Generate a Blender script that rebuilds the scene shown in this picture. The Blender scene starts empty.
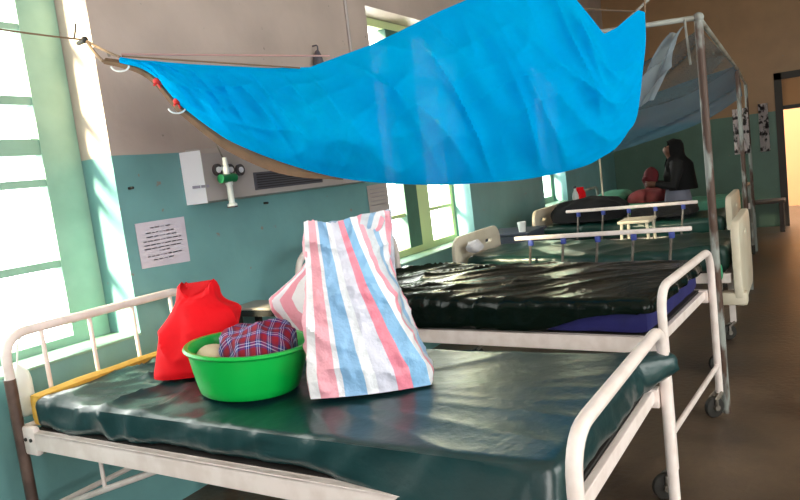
import bpy, bmesh, math, random
from mathutils import Vector, Matrix, noise
random.seed(7)
SC = bpy.context.scene
COL = SC.collection
PI = math.pi
V = Vector

# ------------------------------------------------------------------ camera
F = 690.0
HC = 1.5
def _n(v): return Vector(v).normalized()
_X = _n((405/F, 126/F, -1)); _Z = Vector((1, .122, 0)).cross(_X).normalized()
if _Z.y < 0: _Z = -_Z
_Y = _Z.cross(_X)
RM = Matrix((_X, _Y, _Z))                       # camera axes -> room axes
CP = V((0, 0, HC))
cam_d = bpy.data.cameras.new('camera'); cam = bpy.data.objects.new('camera', cam_d); COL.objects.link(cam)
cam_d.sensor_width = 36; cam_d.lens = F/800*36; cam_d.clip_start = .02
cam.matrix_world = Matrix.Translation(CP) @ RM.to_4x4()
SC.camera = cam
# measuring helpers: where a line of sight meets a known plane of the room
def ray(px, py): return RM @ _n(((px-400)/F, (250-py)/F, -1))
def onz(px, py, z): d = ray(px, py); return CP + d*((z-HC)/d.z)
def ony(px, py, y): d = ray(px, py); return CP + d*(y/d.y)
def onx(px, py, x): d = ray(px, py); return CP + d*(x/d.x)
def onpl(px, py, p, nrm): d = ray(px, py); return CP + d*((V(p)-CP).dot(V(nrm))/d.dot(V(nrm)))

# ------------------------------------------------------------------ materials
def lin(c):
    if isinstance(c, str):
        c = [int(c[i:i+2], 16)/255 for i in (0, 2, 4)]
    return [x/12.92 if x <= .04045 else ((x+.055)/1.055)**2.4 for x in c] + [1]
class NT:
    def __init__(s, name):
        s.m = bpy.data.materials.new(name); s.m.use_nodes = True; s.t = s.m.node_tree; s.t.nodes.clear()
        s.out = s.t.nodes.new('ShaderNodeOutputMaterial')
    def n(s, kind, **kw):
        nd = s.t.nodes.new('ShaderNode'+kind)
        for k, v in kw.items():
            if k.startswith('i_'):
                nd.inputs[k[2:].replace('_', ' ')].default_value = v
            else: setattr(nd, k, v)
        return nd
    def l(s, a, b): s.t.links.new(a, b)
    def surf(s, sh): s.l(sh, s.out.inputs['Surface'])
def mat(name, col, rough=.5, metal=0, col2=None, scale=8, amt=.5, bump=0, bscale=60, spec=.5, coat=0, thr=(.4, .62), stretch=None, sss=0):
    k = NT(name); p = k.n('BsdfPrincipled')
    p.inputs['Roughness'].default_value = rough; p.inputs['Metallic'].default_value = metal
    p.inputs['Specular IOR Level'].default_value = spec; p.inputs['Coat Weight'].default_value = coat
    p.inputs['Base Color'].default_value = lin(col)
    co = k.n('TexCoord'); vec = co.outputs['Object']
    if stretch:
        mp = k.n('Mapping'); mp.inputs['Scale'].default_value = stretch; k.l(vec, mp.inputs['Vector']); vec = mp.outputs['Vector']
    if col2:
        nz = k.n('TexNoise'); nz.inputs['Scale'].default_value = scale; nz.inputs['Detail'].default_value = 5
        k.l(vec, nz.inputs['Vector'])
        rp = k.n('ValToRGB'); rp.color_ramp.elements[0].position = thr[0]; rp.color_ramp.elements[1].position = thr[1]
        k.l(nz.outputs['Fac'], rp.inputs['Fac'])
        mx = k.n('MixRGB'); mx.inputs['Color1'].default_value = lin(col); mx.inputs['Color2'].default_value = lin(col2)
        ml = k.n('Math', operation='MULTIPLY'); ml.inputs[1].default_value = amt
        k.l(rp.outputs['Color'], ml.inputs[0]); k.l(ml.outputs[0], mx.inputs['Fac']); k.l(mx.outputs[0], p.inputs['Base Color'])
    if bump:
        nb = k.n('TexNoise'); nb.inputs['Scale'].default_value = bscale; nb.inputs['Detail'].default_value = 4
        k.l(vec, nb.inputs['Vector'])
        b = k.n('Bump'); b.inputs['Strength'].default_value = bump; b.inputs['Distance'].default_value = .01
        k.l(nb.outputs['Fac'], b.inputs['Height']); k.l(b.outputs[0], p.inputs['Normal'])
    k.surf(p.outputs[0]); return k.m

M = {}
M['white_tube'] = mat('white_painted_steel', 'f2e4e0', .38, col2='d0bab0', scale=14, amt=.35, bump=.05)
M['white_plastic'] = mat('cream_plastic', 'ddd3c0', .4, col2='c4b59c', scale=5, amt=.4)
M['rust'] = mat('rusty_pole_paint', '8f938f', .55, col2='4a3328', scale=9, amt=1, bump=.15, stretch=(1, 1, .35), thr=(.44, .52))
M['tube_grey'] = mat('grey_pole_paint', '9a9c96', .5, col2='5f5247', scale=7, amt=.7)
M['dark_post'] = mat('steel_coloured_dark_brown', '4d3a34', .45, col2='7a6258', scale=12, amt=.5)
M['rubber'] = mat('dark_rubber', '26221f', .6)
M['steel'] = mat('worn_steel', '8d857d', .35, .6, col2='50453c', scale=30, amt=.6)
M['vinyl_green'] = mat('dark_green_vinyl', '0c3437', .33, col2='0a2628', scale=3, amt=.5, bump=.2, bscale=26, spec=.7)
M['vinyl_black'] = mat('glossy_black_green_vinyl', '08140f', .2, col2='060e0c', scale=3, amt=.5, bump=.3, bscale=24, spec=.2)
M['vinyl_far'] = mat('green_vinyl', '123a34', .3, col2='0c2622', scale=3, amt=.5, bump=.2, bscale=22)
M['foam_yellow'] = mat('yellow_foam', 'e0b04a', .9, col2='c8963a', scale=30, amt=.5, bump=.3, bscale=150)
M['foam_blue'] = mat('blue_mattress_fabric', '17175f', .75, col2='111148', scale=12, amt=.5, bump=.1, bscale=200)
M['deck'] = mat('dark_bed_deck', '2a2624', .6)
M['red_cloth'] = mat('bright_red_cloth', 'f0101e', .75, col2='d00a18', scale=6, amt=.5, bump=.25, bscale=30, spec=.2)
M['green_plastic'] = mat('green_plastic', '06b247', .3, col2='04a03c', scale=3, amt=.3)
M['cream_cloth'] = mat('cream_cloth', 'd8c8a8', .85, bump=.2)
M['paper'] = mat('white_paper', 'cfc6d2', .8, col2='c2b6c4', scale=10, amt=.4)
M['ink'] = mat('grey_ink', 'a39cae', .8)
M['panel'] = mat('grey_panel_paint', 'b4aaa8', .5, col2='a69a98', scale=4, amt=.4)
M['panel_cap'] = mat('pale_panel_cap', 'f0ecf4', .45)
M['grille'] = mat('dark_grille', '55515a', .6)
M['socket'] = mat('dark_socket', '4a4448', .4)
M['knob_green'] = mat('green_knob', '0a7a4a', .4)
M['black'] = mat('matt_black', '1c1a1a', .6)
M['frame_green'] = mat('green_window_paint', '8fb3a2', .5, col2='7ba08f', scale=6, amt=.5)
M['frame_sunlit'] = mat('sunlit_yellow_green_window_paint', 'c2d29a', .5)  # sunlight on the second window's stile, put into the frame colour
M['frame_dark'] = mat('dark_green_window_paint', '3f6658', .5, col2='355548', scale=6, amt=.5)
M['door_frame'] = mat('dark_door_frame', '3a3430', .6)
M['door_panel'] = mat('orange_brown_door', 'c08a5a', .6)
M['floor'] = None
M['veil'] = mat('black_cloth', '0f0e10', .8)
M['skin'] = mat('brown_skin', '6a4432', .55)
M['skirt'] = mat('grey_cloth', '77788a', .85, bump=.2)
M['underskirt'] = mat('blue_cloth', '2f3fb4', .8)
M['red_dark'] = mat('dark_red_cloth', '5c0c16', .8, col2='3e070e', scale=8, amt=.6)
M['blanket'] = mat('dark_grey_blanket', '15161a', .9, col2='0b0b0e', scale=6, amt=.7, bump=.3)
M['pillow_green'] = mat('green_sheet', '4f8f76', .7, col2='3c7560', scale=5, amt=.5)
M['box_blue'] = mat('blue_grey_locker_paint', '3c4352', .55)
M['blue_clamp'] = mat('blue_plastic', '3a4a9a', .5)
M['white_cloth'] = mat('white_cloth', 'd8d4d8', .8, bump=.3, bscale=30)
M['rope'] = mat('brown_rope', '7a6450', .9)
M['rope_red'] = mat('pinkish_rope', 'b08a86', .9)
M['lower_band'] = mat('brown_net_band', '7b5f48', .9, col2='63503f', scale=10, amt=.6, bump=.2)
M['tie_red'] = mat('red_ribbon', 'd8332c', .7)
M['clear_plastic'] = mat('milky_plastic', 'e8ecea', .35)
M['tray_top'] = mat('grey_tabletop', 'a89f98', .5)
M['foil'] = mat('silvery_foil', 'e6dcde', .35, .0, col2='40363a', scale=13, amt=1, thr=(.5, .56), bump=1., bscale=18)
M['green_rag'] = mat('green_rag', '2f8f66', .8)
M['sink'] = mat('dark_bench_wood', '3c2f29', .6)

def wall_material(up='c4b2aa', low='72a3a5'):
    k = NT('two_tone_wall_paint'); p = k.n('BsdfPrincipled'); p.inputs['Roughness'].default_value = .42
    co = k.n('NewGeometry'); sx = k.n('SeparateXYZ'); k.l(co.outputs['Position'], sx.inputs[0])
    nz = k.n('TexNoise'); nz.inputs['Scale'].default_value = 3; nz.inputs['Detail'].default_value = 8
    k.l(co.outputs['Position'], nz.inputs['Vector'])
    ad = k.n('Math', operation='MULTIPLY_ADD'); k.l(nz.outputs['Fac'], ad.inputs[0]); ad.inputs[1].default_value = .012; k.l(sx.outputs['Z'], ad.inputs[2])
    gt = k.n('Math', operation='GREATER_THAN'); k.l(ad.outputs[0], gt.inputs[0]); gt.inputs[1].default_value = 1.752
    rp = k.n('ValToRGB'); rp.color_ramp.elements[0].position = .35; rp.color_ramp.elements[1].position = .7; k.l(nz.outputs['Fac'], rp.inputs['Fac'])
    lo = k.n('MixRGB'); lo.inputs['Color1'].default_value = lin(low); lo.inputs['Color2'].default_value = [c*.82 for c in lin(low)[:3]]+[1]; k.l(rp.outputs['Color'], lo.inputs['Fac'])
    hi = k.n('MixRGB'); hi.inputs['Color1'].default_value = lin(up); hi.inputs['Color2'].default_value = [c*.84 for c in lin(up)[:3]]+[1]; k.l(rp.outputs['Color'], hi.inputs['Fac'])
    mx = k.n('MixRGB'); k.l(gt.outputs[0], mx.inputs['Fac']); k.l(lo.outputs[0], mx.inputs['Color1']); k.l(hi.outputs[0], mx.inputs['Color2'])
    # scuffs and knocked-off paint
    n2 = k.n('TexNoise'); n2.inputs['Scale'].default_value = 16; n2.inputs['Detail'].default_value = 6; k.l(co.outputs['Position'], n2.inputs['Vector'])
    r2 = k.n('ValToRGB'); r2.color_ramp.elements[0].position = .70; r2.color_ramp.elements[1].position = .74; k.l(n2.outputs['Fac'], r2.inputs['Fac'])
    sc = k.n('MixRGB'); k.l(r2.outputs['Color'], sc.inputs['Fac']); k.l(mx.outputs[0], sc.inputs['Color1']); sc.inputs['Color2'].default_value = lin('8a8078')
    k.l(sc.outputs[0], p.inputs['Base Color'])
    b = k.n('Bump'); b.inputs['Strength'].default_value = .12; b.inputs['Distance'].default_value = .02; k.l(n2.outputs['Fac'], b.inputs['Height']); k.l(b.outputs[0], p.inputs['Normal'])
    k.surf(p.outputs[0]); return k.m
M['wall'] = wall_material()

def floor_material():
    k = NT('worn_concrete_floor'); p = k.n('BsdfPrincipled')
    co = k.n('NewGeometry')
    n1 = k.n('TexNoise'); n1.inputs['Scale'].default_value = 1.6; n1.inputs['Detail'].default_value = 9; n1.inputs['Roughness'].default_value = .62
    k.l(co.outputs['Position'], n1.inputs['Vector'])
    r1 = k.n('ValToRGB'); e = r1.color_ramp.elements; e[0].position = .32; e[0].color = lin('352a23'); e[1].position = .68; e[1].color = lin('6a5746')
    k.l(n1.outputs['Fac'], r1.inputs['Fac']); k.l(r1.outputs[0], p.inputs['Base Color'])
    r2 = k.n('MapRange'); r2.inputs['To Min'].default_value = .22; r2.inputs['To Max'].default_value = .55; k.l(n1.outputs['Fac'], r2.inputs['Value'])
    k.l(r2.outputs[0], p.inputs['Roughness'])
    n2 = k.n('TexNoise'); n2.inputs['Scale'].default_value = 25; n2.inputs['Detail'].default_value = 5; k.l(co.outputs['Position'], n2.inputs['Vector'])
    b = k.n('Bump'); b.inputs['Strength'].default_value = .15; b.inputs['Distance'].default_value = .02; k.l(n2.outputs['Fac'], b.inputs['Height']); k.l(b.outputs[0], p.inputs['Normal'])
    k.surf(p.outputs[0]); return k.m
M['floor'] = floor_material()

def glass_material():
    k = NT('window_glass'); t = k.n('BsdfTransparent'); t.inputs[0].default_value = (.97, .99, .98, 1)
    g = k.n('BsdfGlossy'); g.inputs['Roughness'].default_value = .03
    m = k.n('MixShader'); m.inputs[0].default_value = .05; k.l(t.outputs[0], m.inputs[1]); k.l(g.outputs[0], m.inputs[2]); k.surf(m.outputs[0]); return k.m
M['glass'] = glass_material()

def net_material(name, col, col2, open_=.2, trans=.45):
    k = NT(name)
    co = k.n('TexCoord')
    nz = k.n('TexNoise'); nz.inputs['Scale'].default_value = 2.4; nz.inputs['Detail'].default_value = 6; k.l(co.outputs['Object'], nz.inputs['Vector'])
    mx = k.n('MixRGB'); mx.inputs['Color1'].default_value = lin(col); mx.inputs['Color2'].default_value = lin(col2); k.l(nz.outputs['Fac'], mx.inputs['Fac'])
    d = k.n('BsdfDiffuse'); k.l(mx.outputs[0], d.inputs['Color'])
    tl = k.n('BsdfTranslucent'); k.l(mx.outputs[0], tl.inputs['Color'])
    m1 = k.n('MixShader'); m1.inputs[0].default_value = trans; k.l(d.outputs[0], m1.inputs[1]); k.l(tl.outputs[0], m1.inputs[2])
    tp = k.n('BsdfTransparent'); tp.inputs[0].default_value = (1, 1, 1, 1)
    # open weave: less can be seen through it at a slant
    lw = k.n('LayerWeight'); lw.inputs['Blend'].default_value = .35
    mr = k.n('MapRange'); mr.inputs['To Min'].default_value = open_; mr.inputs['To Max'].default_value = .02; k.l(lw.outputs['Facing'], mr.inputs['Value'])
    m2 = k.n('MixShader'); k.l(mr.outputs[0], m2.inputs[0]); k.l(m1.outputs[0], m2.inputs[1]); k.l(tp.outputs[0], m2.inputs[2])
    k.surf(m2.outputs[0]); return k.m
M['net_blue'] = net_material('blue_mosquito_net', '00c6f2', '00a4ee', .055)
M['net_grey'] = net_material('grey_blue_net', '6f93a8', '567f98', .38)
M['net_white'] = net_material('whitish_net', 'b9c4cc', 'a0adb8', .4)

def stripe_material(name, stops):
    k = NT(name); p = k.n('BsdfPrincipled'); p.inputs['Roughness'].default_value = .38
    uv = k.n('UVMap'); sx = k.n('SeparateXYZ'); k.l(uv.outputs[0], sx.inputs[0])
    nz = k.n('TexNoise'); nz.inputs['Scale'].default_value = 9; co = k.n('TexCoord'); k.l(co.outputs['Object'], nz.inputs['Vector'])
    ad = k.n('Math', operation='MULTIPLY_ADD'); k.l(nz.outputs['Fac'], ad.inputs[0]); ad.inputs[1].default_value = .012; k.l(sx.outputs['X'], ad.inputs[2])
    rp = k.n('ValToRGB'); cr = rp.color_ramp; cr.interpolation = 'CONSTANT'
    while len(cr.elements) < len(stops): cr.elements.new(.5)
    for e, (pos, c) in zip(cr.elements, stops): e.position = pos; e.color = lin(c)
    k.l(ad.outputs[0], rp.inputs['Fac']); k.l(rp.outputs[0], p.inputs['Base Color'])
    nb = k.n('TexNoise'); nb.inputs['Scale'].default_value = 38; nb.inputs['Detail'].default_value = 3; k.l(co.outputs['Object'], nb.inputs['Vector'])
    b = k.n('Bump'); b.inputs['Strength'].default_value = .8; b.inputs['Distance'].default_value = .01; k.l(nb.outputs['Fac'], b.inputs['Height']); k.l(b.outputs[0], p.inputs['Normal'])
    k.surf(p.outputs[0]); return k.m

def plaid_material():
    k = NT('red_blue_plaid_cloth'); p = k.n('BsdfPrincipled'); p.inputs['Roughness'].default_value = .85
    uv = k.n('UVMap'); sx = k.n('SeparateXYZ'); k.l(uv.outputs[0], sx.inputs[0])
    def band(sock, rep, stops):
        m = k.n('Math', operation='MULTIPLY'); k.l(sock, m.inputs[0]); m.inputs[1].default_value = rep
        f = k.n('Math', operation='FRACT'); k.l(m.outputs[0], f.inputs[0])
        r = k.n('ValToRGB'); cr = r.color_ramp; cr.interpolation = 'CONSTANT'
        while len(cr.elements) < len(stops): cr.elements.new(.5)
        for e, (pos, c) in zip(cr.elements, stops): e.position = pos; e.color = lin(c)
        k.l(f.outputs[0], r.inputs['Fac']); return r.outputs[0]
    a = band(sx.outputs['X'], 4, [(0, '9a1028'), (.36, '2a2a78'), (.5, 'd0d0ee'), (.55, '2c2c80'), (.68, 'd0d0ee'), (.73, '23235a'), (.86, '7a1030')])
    b = band(sx.outputs['Y'], 3, [(0, '8c1028'), (.36, '33338a'), (.5, 'd0d0ee'), (.55, '2c2c80'), (.68, 'c8c8ea'), (.73, '23235a'), (.86, '7a1030')])
    mx = k.n('MixRGB'); mx.inputs['Fac'].default_value = .5; k.l(a, mx.inputs['Color1']); k.l(b, mx.inputs['Color2'])
    k.l(mx.outputs[0], p.inputs['Base Color']); k.surf(p.outputs[0]); return k.m
M['plaid'] = plaid_material()

# ------------------------------------------------------------------ mesh helpers
def link(name, me, parent=None):
    o = bpy.data.objects.new(name, me); COL.objects.link(o)
    if parent: o.parent = parent
    return o
def tag(o, label=None, cat=None, group=None, kind=None):
    if label: o['label'] = label
    if cat: o['category'] = cat
    if group: o['group'] = group
    if kind: o['kind'] = kind
    return o
def thing(name, loc, label, cat, group=None):
    o = bpy.data.objects.new(name, None); COL.objects.link(o); o.location = loc; o.empty_display_size = .1
    return tag(o, label, cat, group)
def root_loc(o):
    p = V((0, 0, 0))
    while o: p = p + o.location; o = o.parent
    return p
def obj(name, bm, m, parent=None, smooth=True, label=None, cat=None, group=None, kind=None, origin=None, recalc=True):
    if recalc: bmesh.ops.recalc_face_normals(bm, faces=bm.faces)
    if parent: off = root_loc(parent)
    else:
        xs = [v.co for v in bm.verts]
        off = V(origin) if origin else V(((min(v.x for v in xs)+max(v.x for v in xs))/2, (min(v.y for v in xs)+max(v.y for v in xs))/2, min(v.z for v in xs)))
    for v in bm.verts: v.co -= off
    me = bpy.data.meshes.new(name); bm.to_mesh(me); bm.free()
    if smooth:
        me.polygons.foreach_set('use_smooth', [True]*len(me.polygons))
        try: me.set_sharp_from_angle(angle=math.radians(42))
        except Exception: pass
    me.materials.append(m)
    o = link(name, me, parent)
    if not parent: o.location = off
    return tag(o, label, cat, group, kind)
def nb(): return bmesh.new()
def box(bm, lo, hi, bev=0):
    lo, hi = V(lo), V(hi)
    r = bmesh.ops.create_cube(bm, size=1, matrix=Matrix.Translation((lo+hi)/2) @ Matrix.Diagonal((*(hi-lo), 1)))
    if bev:
        es = list({e for v in r['verts'] for e in v.link_edges})
        bmesh.ops.bevel(bm, geom=es, offset=bev, segments=2, affect='EDGES', profile=.5)
    return bm
def fillet(pts, r, seg=7):
    pts = [V(p) for p in pts]; out = [pts[0]]
    for i in range(1, len(pts)-1):
        a, b, c = pts[i-1], pts[i], pts[i+1]
        rr = r[i-1] if isinstance(r, (list, tuple)) else r
        d1 = (a-b); d2 = (c-b); rr = min(rr, d1.length*.49, d2.length*.49)
        p1 = b+d1.normalized()*rr; p2 = b+d2.normalized()*rr
        for k in range(seg+1):
            t = k/seg; out.append(p1*(1-t)**2 + b*2*t*(1-t) + p2*t*t)
    out.append(pts[-1]); return out
def tube(bm, pts, r, n=10, closed=False):
    pts = [V(p) for p in pts]; rings = []
    N = len(pts)
    t0 = (pts[1]-pts[0]).normalized()
    u = t0.orthogonal().normalized()
    for i, p in enumerate(pts):
        if i == 0: t = pts[1]-pts[0]
        elif i == N-1: t = pts[-1]-pts[-2]
        else: t = (pts[i+1]-pts[i]).normalized()+(pts[i]-pts[i-1]).normalized()
        t.normalize(); u = (u - t*u.dot(t)).normalized(); w = t.cross(u)
        rr = r[i] if isinstance(r, (list, tuple)) else r
        rings.append([bm.verts.new(p+(u*math.cos(2*PI*k/n)+w*math.sin(2*PI*k/n))*rr) for k in range(n)])
    for a, b in zip(rings, rings[1:]):
        for k in range(n): bm.faces.new((a[k], a[(k+1) % n], b[(k+1) % n], b[k]))
    bm.faces.new(rings[0][::-1]); bm.faces.new(rings[-1])
    return bm
def lathe(bm, prof, c, n=48):
    c = V(c); rings = []
    for r, z in prof:
        if r < 1e-5: rings.append([bm.verts.new(c+V((0, 0, z)))])
        else: rings.append([bm.verts.new(c+V((r*math.cos(2*PI*k/n), r*math.sin(2*PI*k/n), z))) for k in range(n)])
    for a, b in zip(rings, rings[1:]):
        for k in range(n):
            q = [a[k % len(a)], a[(k+1) % len(a)], b[(k+1) % len(b)], b[k % len(b)]]
            q = list(dict.fromkeys(q))
            if len(q) > 2: bm.faces.new(q)
    return bm
def ball(bm, c, r, sub=2, sc=(1, 1, 1)):
    bmesh.ops.create_icosphere(bm, subdivisions=sub, radius=r, matrix=Matrix.Translation(c) @ Matrix.Diagonal((*sc, 1)))
    return bm
def cyl(bm, a, b, r, n=14): return tube(bm, [a, b], r, n)
def loft(bm, rings, cap=True, uvf=None):
    vs = [[bm.verts.new(p) for p in r] for r in rings]; n = len(vs[0])
    lay = bm.loops.layers.uv.new('UVMap') if uvf else None
    for i, (a, b) in enumerate(zip(vs, vs[1:])):
        for k in range(n):
            f = bm.faces.new((a[k], a[(k+1) % n], b[(k+1) % n], b[k]))
            if lay:
                for lp, (kk, ii) in zip(f.loops, ((k, i), (k+1, i), (k+1, i+1), (k, i+1))): lp[lay].uv = uvf(kk, ii)
    if cap:
        for ring, e in ((vs[0], 0), (vs[-1], len(vs)-1)):
            f = bm.faces.new(ring)
            if lay:
                for k, lp in enumerate(f.loops): lp[lay].uv = uvf(k, e)
    return bm
def panel(outlines, thick, frame, bevel=.004):
    """prism from closed 2D outlines (first outer, others holes); frame = (origin, axis u, axis v); thickness goes along u x v"""
    cu = bpy.data.curves.new('outline', 'CURVE'); cu.dimensions = '2D'; cu.fill_mode = 'BOTH'; cu.extrude = thick/2-bevel; cu.bevel_depth = bevel; cu.bevel_resolution = 1
    for o in outlines:
        s = cu.splines.new('POLY'); s.points.add(len(o)-1); s.use_cyclic_u = True
        for p, q in zip(s.points, o): p.co = (q[0], q[1], 0, 1)
    ob = bpy.data.objects.new('outline', cu); COL.objects.link(ob)
    bpy.context.view_layer.update()
    me = bpy.data.meshes.new_from_object(ob.evaluated_get(bpy.context.evaluated_depsgraph_get()))
    bm = nb(); bm.from_mesh(me); bpy.data.objects.remove(ob); bpy.data.meshes.remove(me)
    o, u, v = [V(x) for x in frame]; w = u.cross(v)
    for vt in bm.verts: c = vt.co.copy(); vt.co = o+u*c.x+v*c.y+w*c.z
    bmesh.ops.remove_doubles(bm, verts=bm.verts, dist=1e-5)
    return bm
def rrect(x0, y0, x1, y1, r, n=6):
    out = []
    for cx, cy, a in ((x1-r, y1-r, 0), (x0+r, y1-r, 90), (x0+r, y0+r, 180), (x1-r, y0+r, 270)):
        for k in range(n+1):
            t = math.radians(a+90*k/n); out.append((cx+r*math.cos(t), cy+r*math.sin(t)))
    return out
def smooth(a, b, x):
    t = max(0, min(1, (x-a)/(b-a))); return t*t*(3-2*t)
def lerp(tab, x):
    if x <= tab[0][0]: return tab[0][1]
    for (a, fa), (b, fb) in zip(tab, tab[1:]):
        if x <= b: return fa+(fb-fa)*(x-a)/(b-a)
    return tab[-1][1]
def spl(tab, x):
    """smooth (monotone-ish) interpolation"""
    n = len(tab)
    if x <= tab[0][0]: return tab[0][1]
    if x >= tab[-1][0]: return tab[-1][1]
    for i in range(n-1):
        if x <= tab[i+1][0]:
            x0, y0 = tab[i]; x1, y1 = tab[i+1]
            m0 = (y1-tab[i-1][1])/(x1-tab[i-1][0]) if i > 0 else (y1-y0)/(x1-x0)
            m1 = (tab[i+2][1]-y0)/(tab[i+2][0]-x0) if i+2 < n else (y1-y0)/(x1-x0)
            h = x1-x0; t = (x-x0)/h
            return y0*(2*t**3-3*t**2+1)+m0*h*(t**3-2*t**2+t)+y1*(-2*t**3+3*t**2)+m1*h*(t**3-t**2)
def N3(x, y, z=0.): return noise.noise(V((x, y, z)))
def ridge(x, y, z=0., p=3): return (1-abs(N3(x, y, z)))**p

def latbox(lo, hi, step, r, disp, keep=None):
    """rounded box on a fine lattice, pushed out along its own normal by disp(p, nrm)"""
    lo, hi = V(lo), V(hi); d = hi-lo
    n = [max(2, int(round(d[i]/step))) for i in range(3)]
    bm = nb(); vs = {}
    def vert(i, j, k):
        q = vs.get((i, j, k))
        if q is None:
            p = V((lo.x+d.x*i/n[0], lo.y+d.y*j/n[1], lo.z+d.z*k/n[2]))
            c = V([max(lo[a]+r, min(hi[a]-r, p[a])) for a in range(3)])
            nn = p-c
            nn = nn.normalized() if nn.length > 1e-9 else V((0, 0, 1))
            p = c+nn*r
            q = bm.verts.new(p+disp(p, nn)); vs[(i, j, k)] = q
        return q
    def side(ax, val):
        a, b = [x for x in range(3) if x != ax]
        for i in range(n[a]):
            for j in range(n[b]):
                q = []
                for da, db in ((0, 0), (1, 0), (1, 1), (0, 1)):
                    c = [0, 0, 0]; c[ax] = val; c[a] = i+da; c[b] = j+db; q.append(vert(*c))
                if keep is None or keep(sum((v.co for v in q), V())/4): bm.faces.new(q)
    for ax in range(3):
        side(ax, 0); side(ax, n[ax])
    return bm

# ------------------------------------------------------------------ the room
YW = 2.8; YO = 3.12; XB = -3.0; XF = 12.0; YR = -3.4; ZC = 4.3
def wall_with_openings(name, axis, pos, thick, a0, a1, openings, label=None):
    """axis 'x': wall runs along x at y=pos..pos+thick; 'y': along y at x=pos..pos+thick"""
    bm = nb()
    def seg(u0, u1, z0, z1):
        if u1-u0 < 1e-4 or z1-z0 < 1e-4: return
        if axis == 'x': box(bm, (u0, min(pos, pos+thick), z0), (u1, max(pos, pos+thick), z1))
        else: box(bm, (min(pos, pos+thick), u0, z0), (max(pos, pos+thick), u1, z1))
    u = a0
    for (o0, o1, z0, z1) in openings:
        seg(u, o0, 0, ZC); seg(o0, o1, 0, z0); seg(o0, o1, z1, ZC); u = o1
    seg(u, a1, 0, ZC)
    return tag(obj(name, bm, M['wall'], smooth=False, origin=(0, 0, 0)), label, None, None, 'structure')
W_OPEN = [(.35, 2.15, .88, 2.75), (4.58, 6.10, .78, 2.78), (8.25, 9.2, .86, 2.75)]
wall_with_openings('wall_left', 'x', YW, YO-YW, XB-.2, XF+.2, W_OPEN, 'teal and cream painted wall with tall windows behind the bed heads')
R_FILL_OPEN = [(-2.6, -.4, .9, 3.4), (.2, 2.4, .9, 3.4), (3.0, 4.6, .9, 3.2)]  # windows out of view, added and sized for frontal fill light
wall_with_openings('wall_right', 'x', YR, -.2, XB-.2, XF+.2, R_FILL_OPEN)
M['wall'] = wall_material('a9815a', '5a7a6c')
wall_with_openings('wall_far', 'y', XF, .2, YR, YW, [(-.95, .28, 0, 2.2)])
M['wall'] = wall_material()
wall_with_openings('wall_back', 'y', XB, -.2, YR, YW, [(-1.6, .6, .9, 2.8)])
bm = nb(); box(bm, (XB-.2, YR-.2, -.1), (XF+3.2, YO, 0)); tag(obj('floor', bm, M['floor'], smooth=False, origin=(0, 0, 0)), kind='structure')
bm = nb(); box(bm, (XB-.2, YR-.2, ZC), (XF+.2, YO, ZC+.1)); tag(obj('ceiling', bm, mat('ceiling_paint', 'c8bdb0', .8), smooth=False, origin=(0, 0, 0)), kind='structure')

def window(name, x0, x1, z0, z1, y, verts, hors, fm, fw=.05, fh=None):
    """steel casement: outer frame, upright bars and cross bars, one sheet of glass"""
    root = bpy.data.objects.new(name, None); COL.objects.link(root); root.location = ((x0+x1)/2, y, z0); root['kind'] = 'structure'
    bm = nb()
    d = .03
    e = .004
    box(bm, (x0+e, y-d, z0+e), (x0+fw, y+d, z1-e)); box(bm, (x1-fw, y-d, z0+e), (x1-e, y+d, z1-e))
    fh = fh or fw
    box(bm, (x0+fw, y-d, z0+e), (x1-fw, y+d, z0+fh)); box(bm, (x0+fw, y-d, z1-fh), (x1-fw, y+d, z1-e))
    for (a, b) in verts: box(bm, (a, y-d*.95, z0+fh), (b, y+d*.95, z1-fh))
    us = [x0+fw]+[q for ab in verts for q in ab]+[x1-fw]
    for (zz, h) in hors:
        for u0, u1 in zip(us[::2], us[1::2]): box(bm, (u0, y-d*.8, zz-h/2), (u1, y+d*.8, zz+h/2))
    obj('window_frame', bm, fm, root, smooth=False)
    bm = nb(); box(bm, (x0+.006, y+.012, z0+.006), (x1-.006, y+.018, z1-.006)); obj('window_pane', bm, M['glass'], root, smooth=False)
    return root
window('window_1', .35, 2.15, .88, 2.75, 3.05, [(1.05, 1.13)], [(2.36, .03), (2.03, .04), (1.82, .075), (1.655, .035), (1.275, .035)], M['frame_green'], .20, .05)
w2 = window('window_2', 4.58, 6.10, .78, 2.78, 3.02, [(5.36, 5.60)], [(1.14, .03), (2.3, .06)], M['frame_sunlit'], .07)
bm = nb(); box(bm, (5.14, 2.975, .85), (5.36, 3.06, 2.71), .004); tag(obj('mullion', bm, M['frame_dark'], w2, smooth=False), 'broad dark green mullion')
window('window_3', 8.25, 9.2, .86, 2.75, 3.02, [(8.62, 8.72)], [(1.3, .04), (1.9, .06)], M['frame_green'], .09)
for i, (a, b, z0, z1) in enumerate(R_FILL_OPEN):
    window('window_%d' % (4+i), a, b, z0, z1, YR-.1, [((a+b)/2-.03, (a+b)/2+.03)], [(1.9, .05)], M['frame_green'], .06)
# painted sills
for i, (a, b, z0, z1) in enumerate(W_OPEN):
    bm = nb(); box(bm, (a+.002, 2.79, z0-.0), (b-.002, 3.019, z0+.012), .004)
    tag(obj('trim_%d' % (1+i), bm, M['frame_green'], smooth=False), kind='structure')
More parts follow.
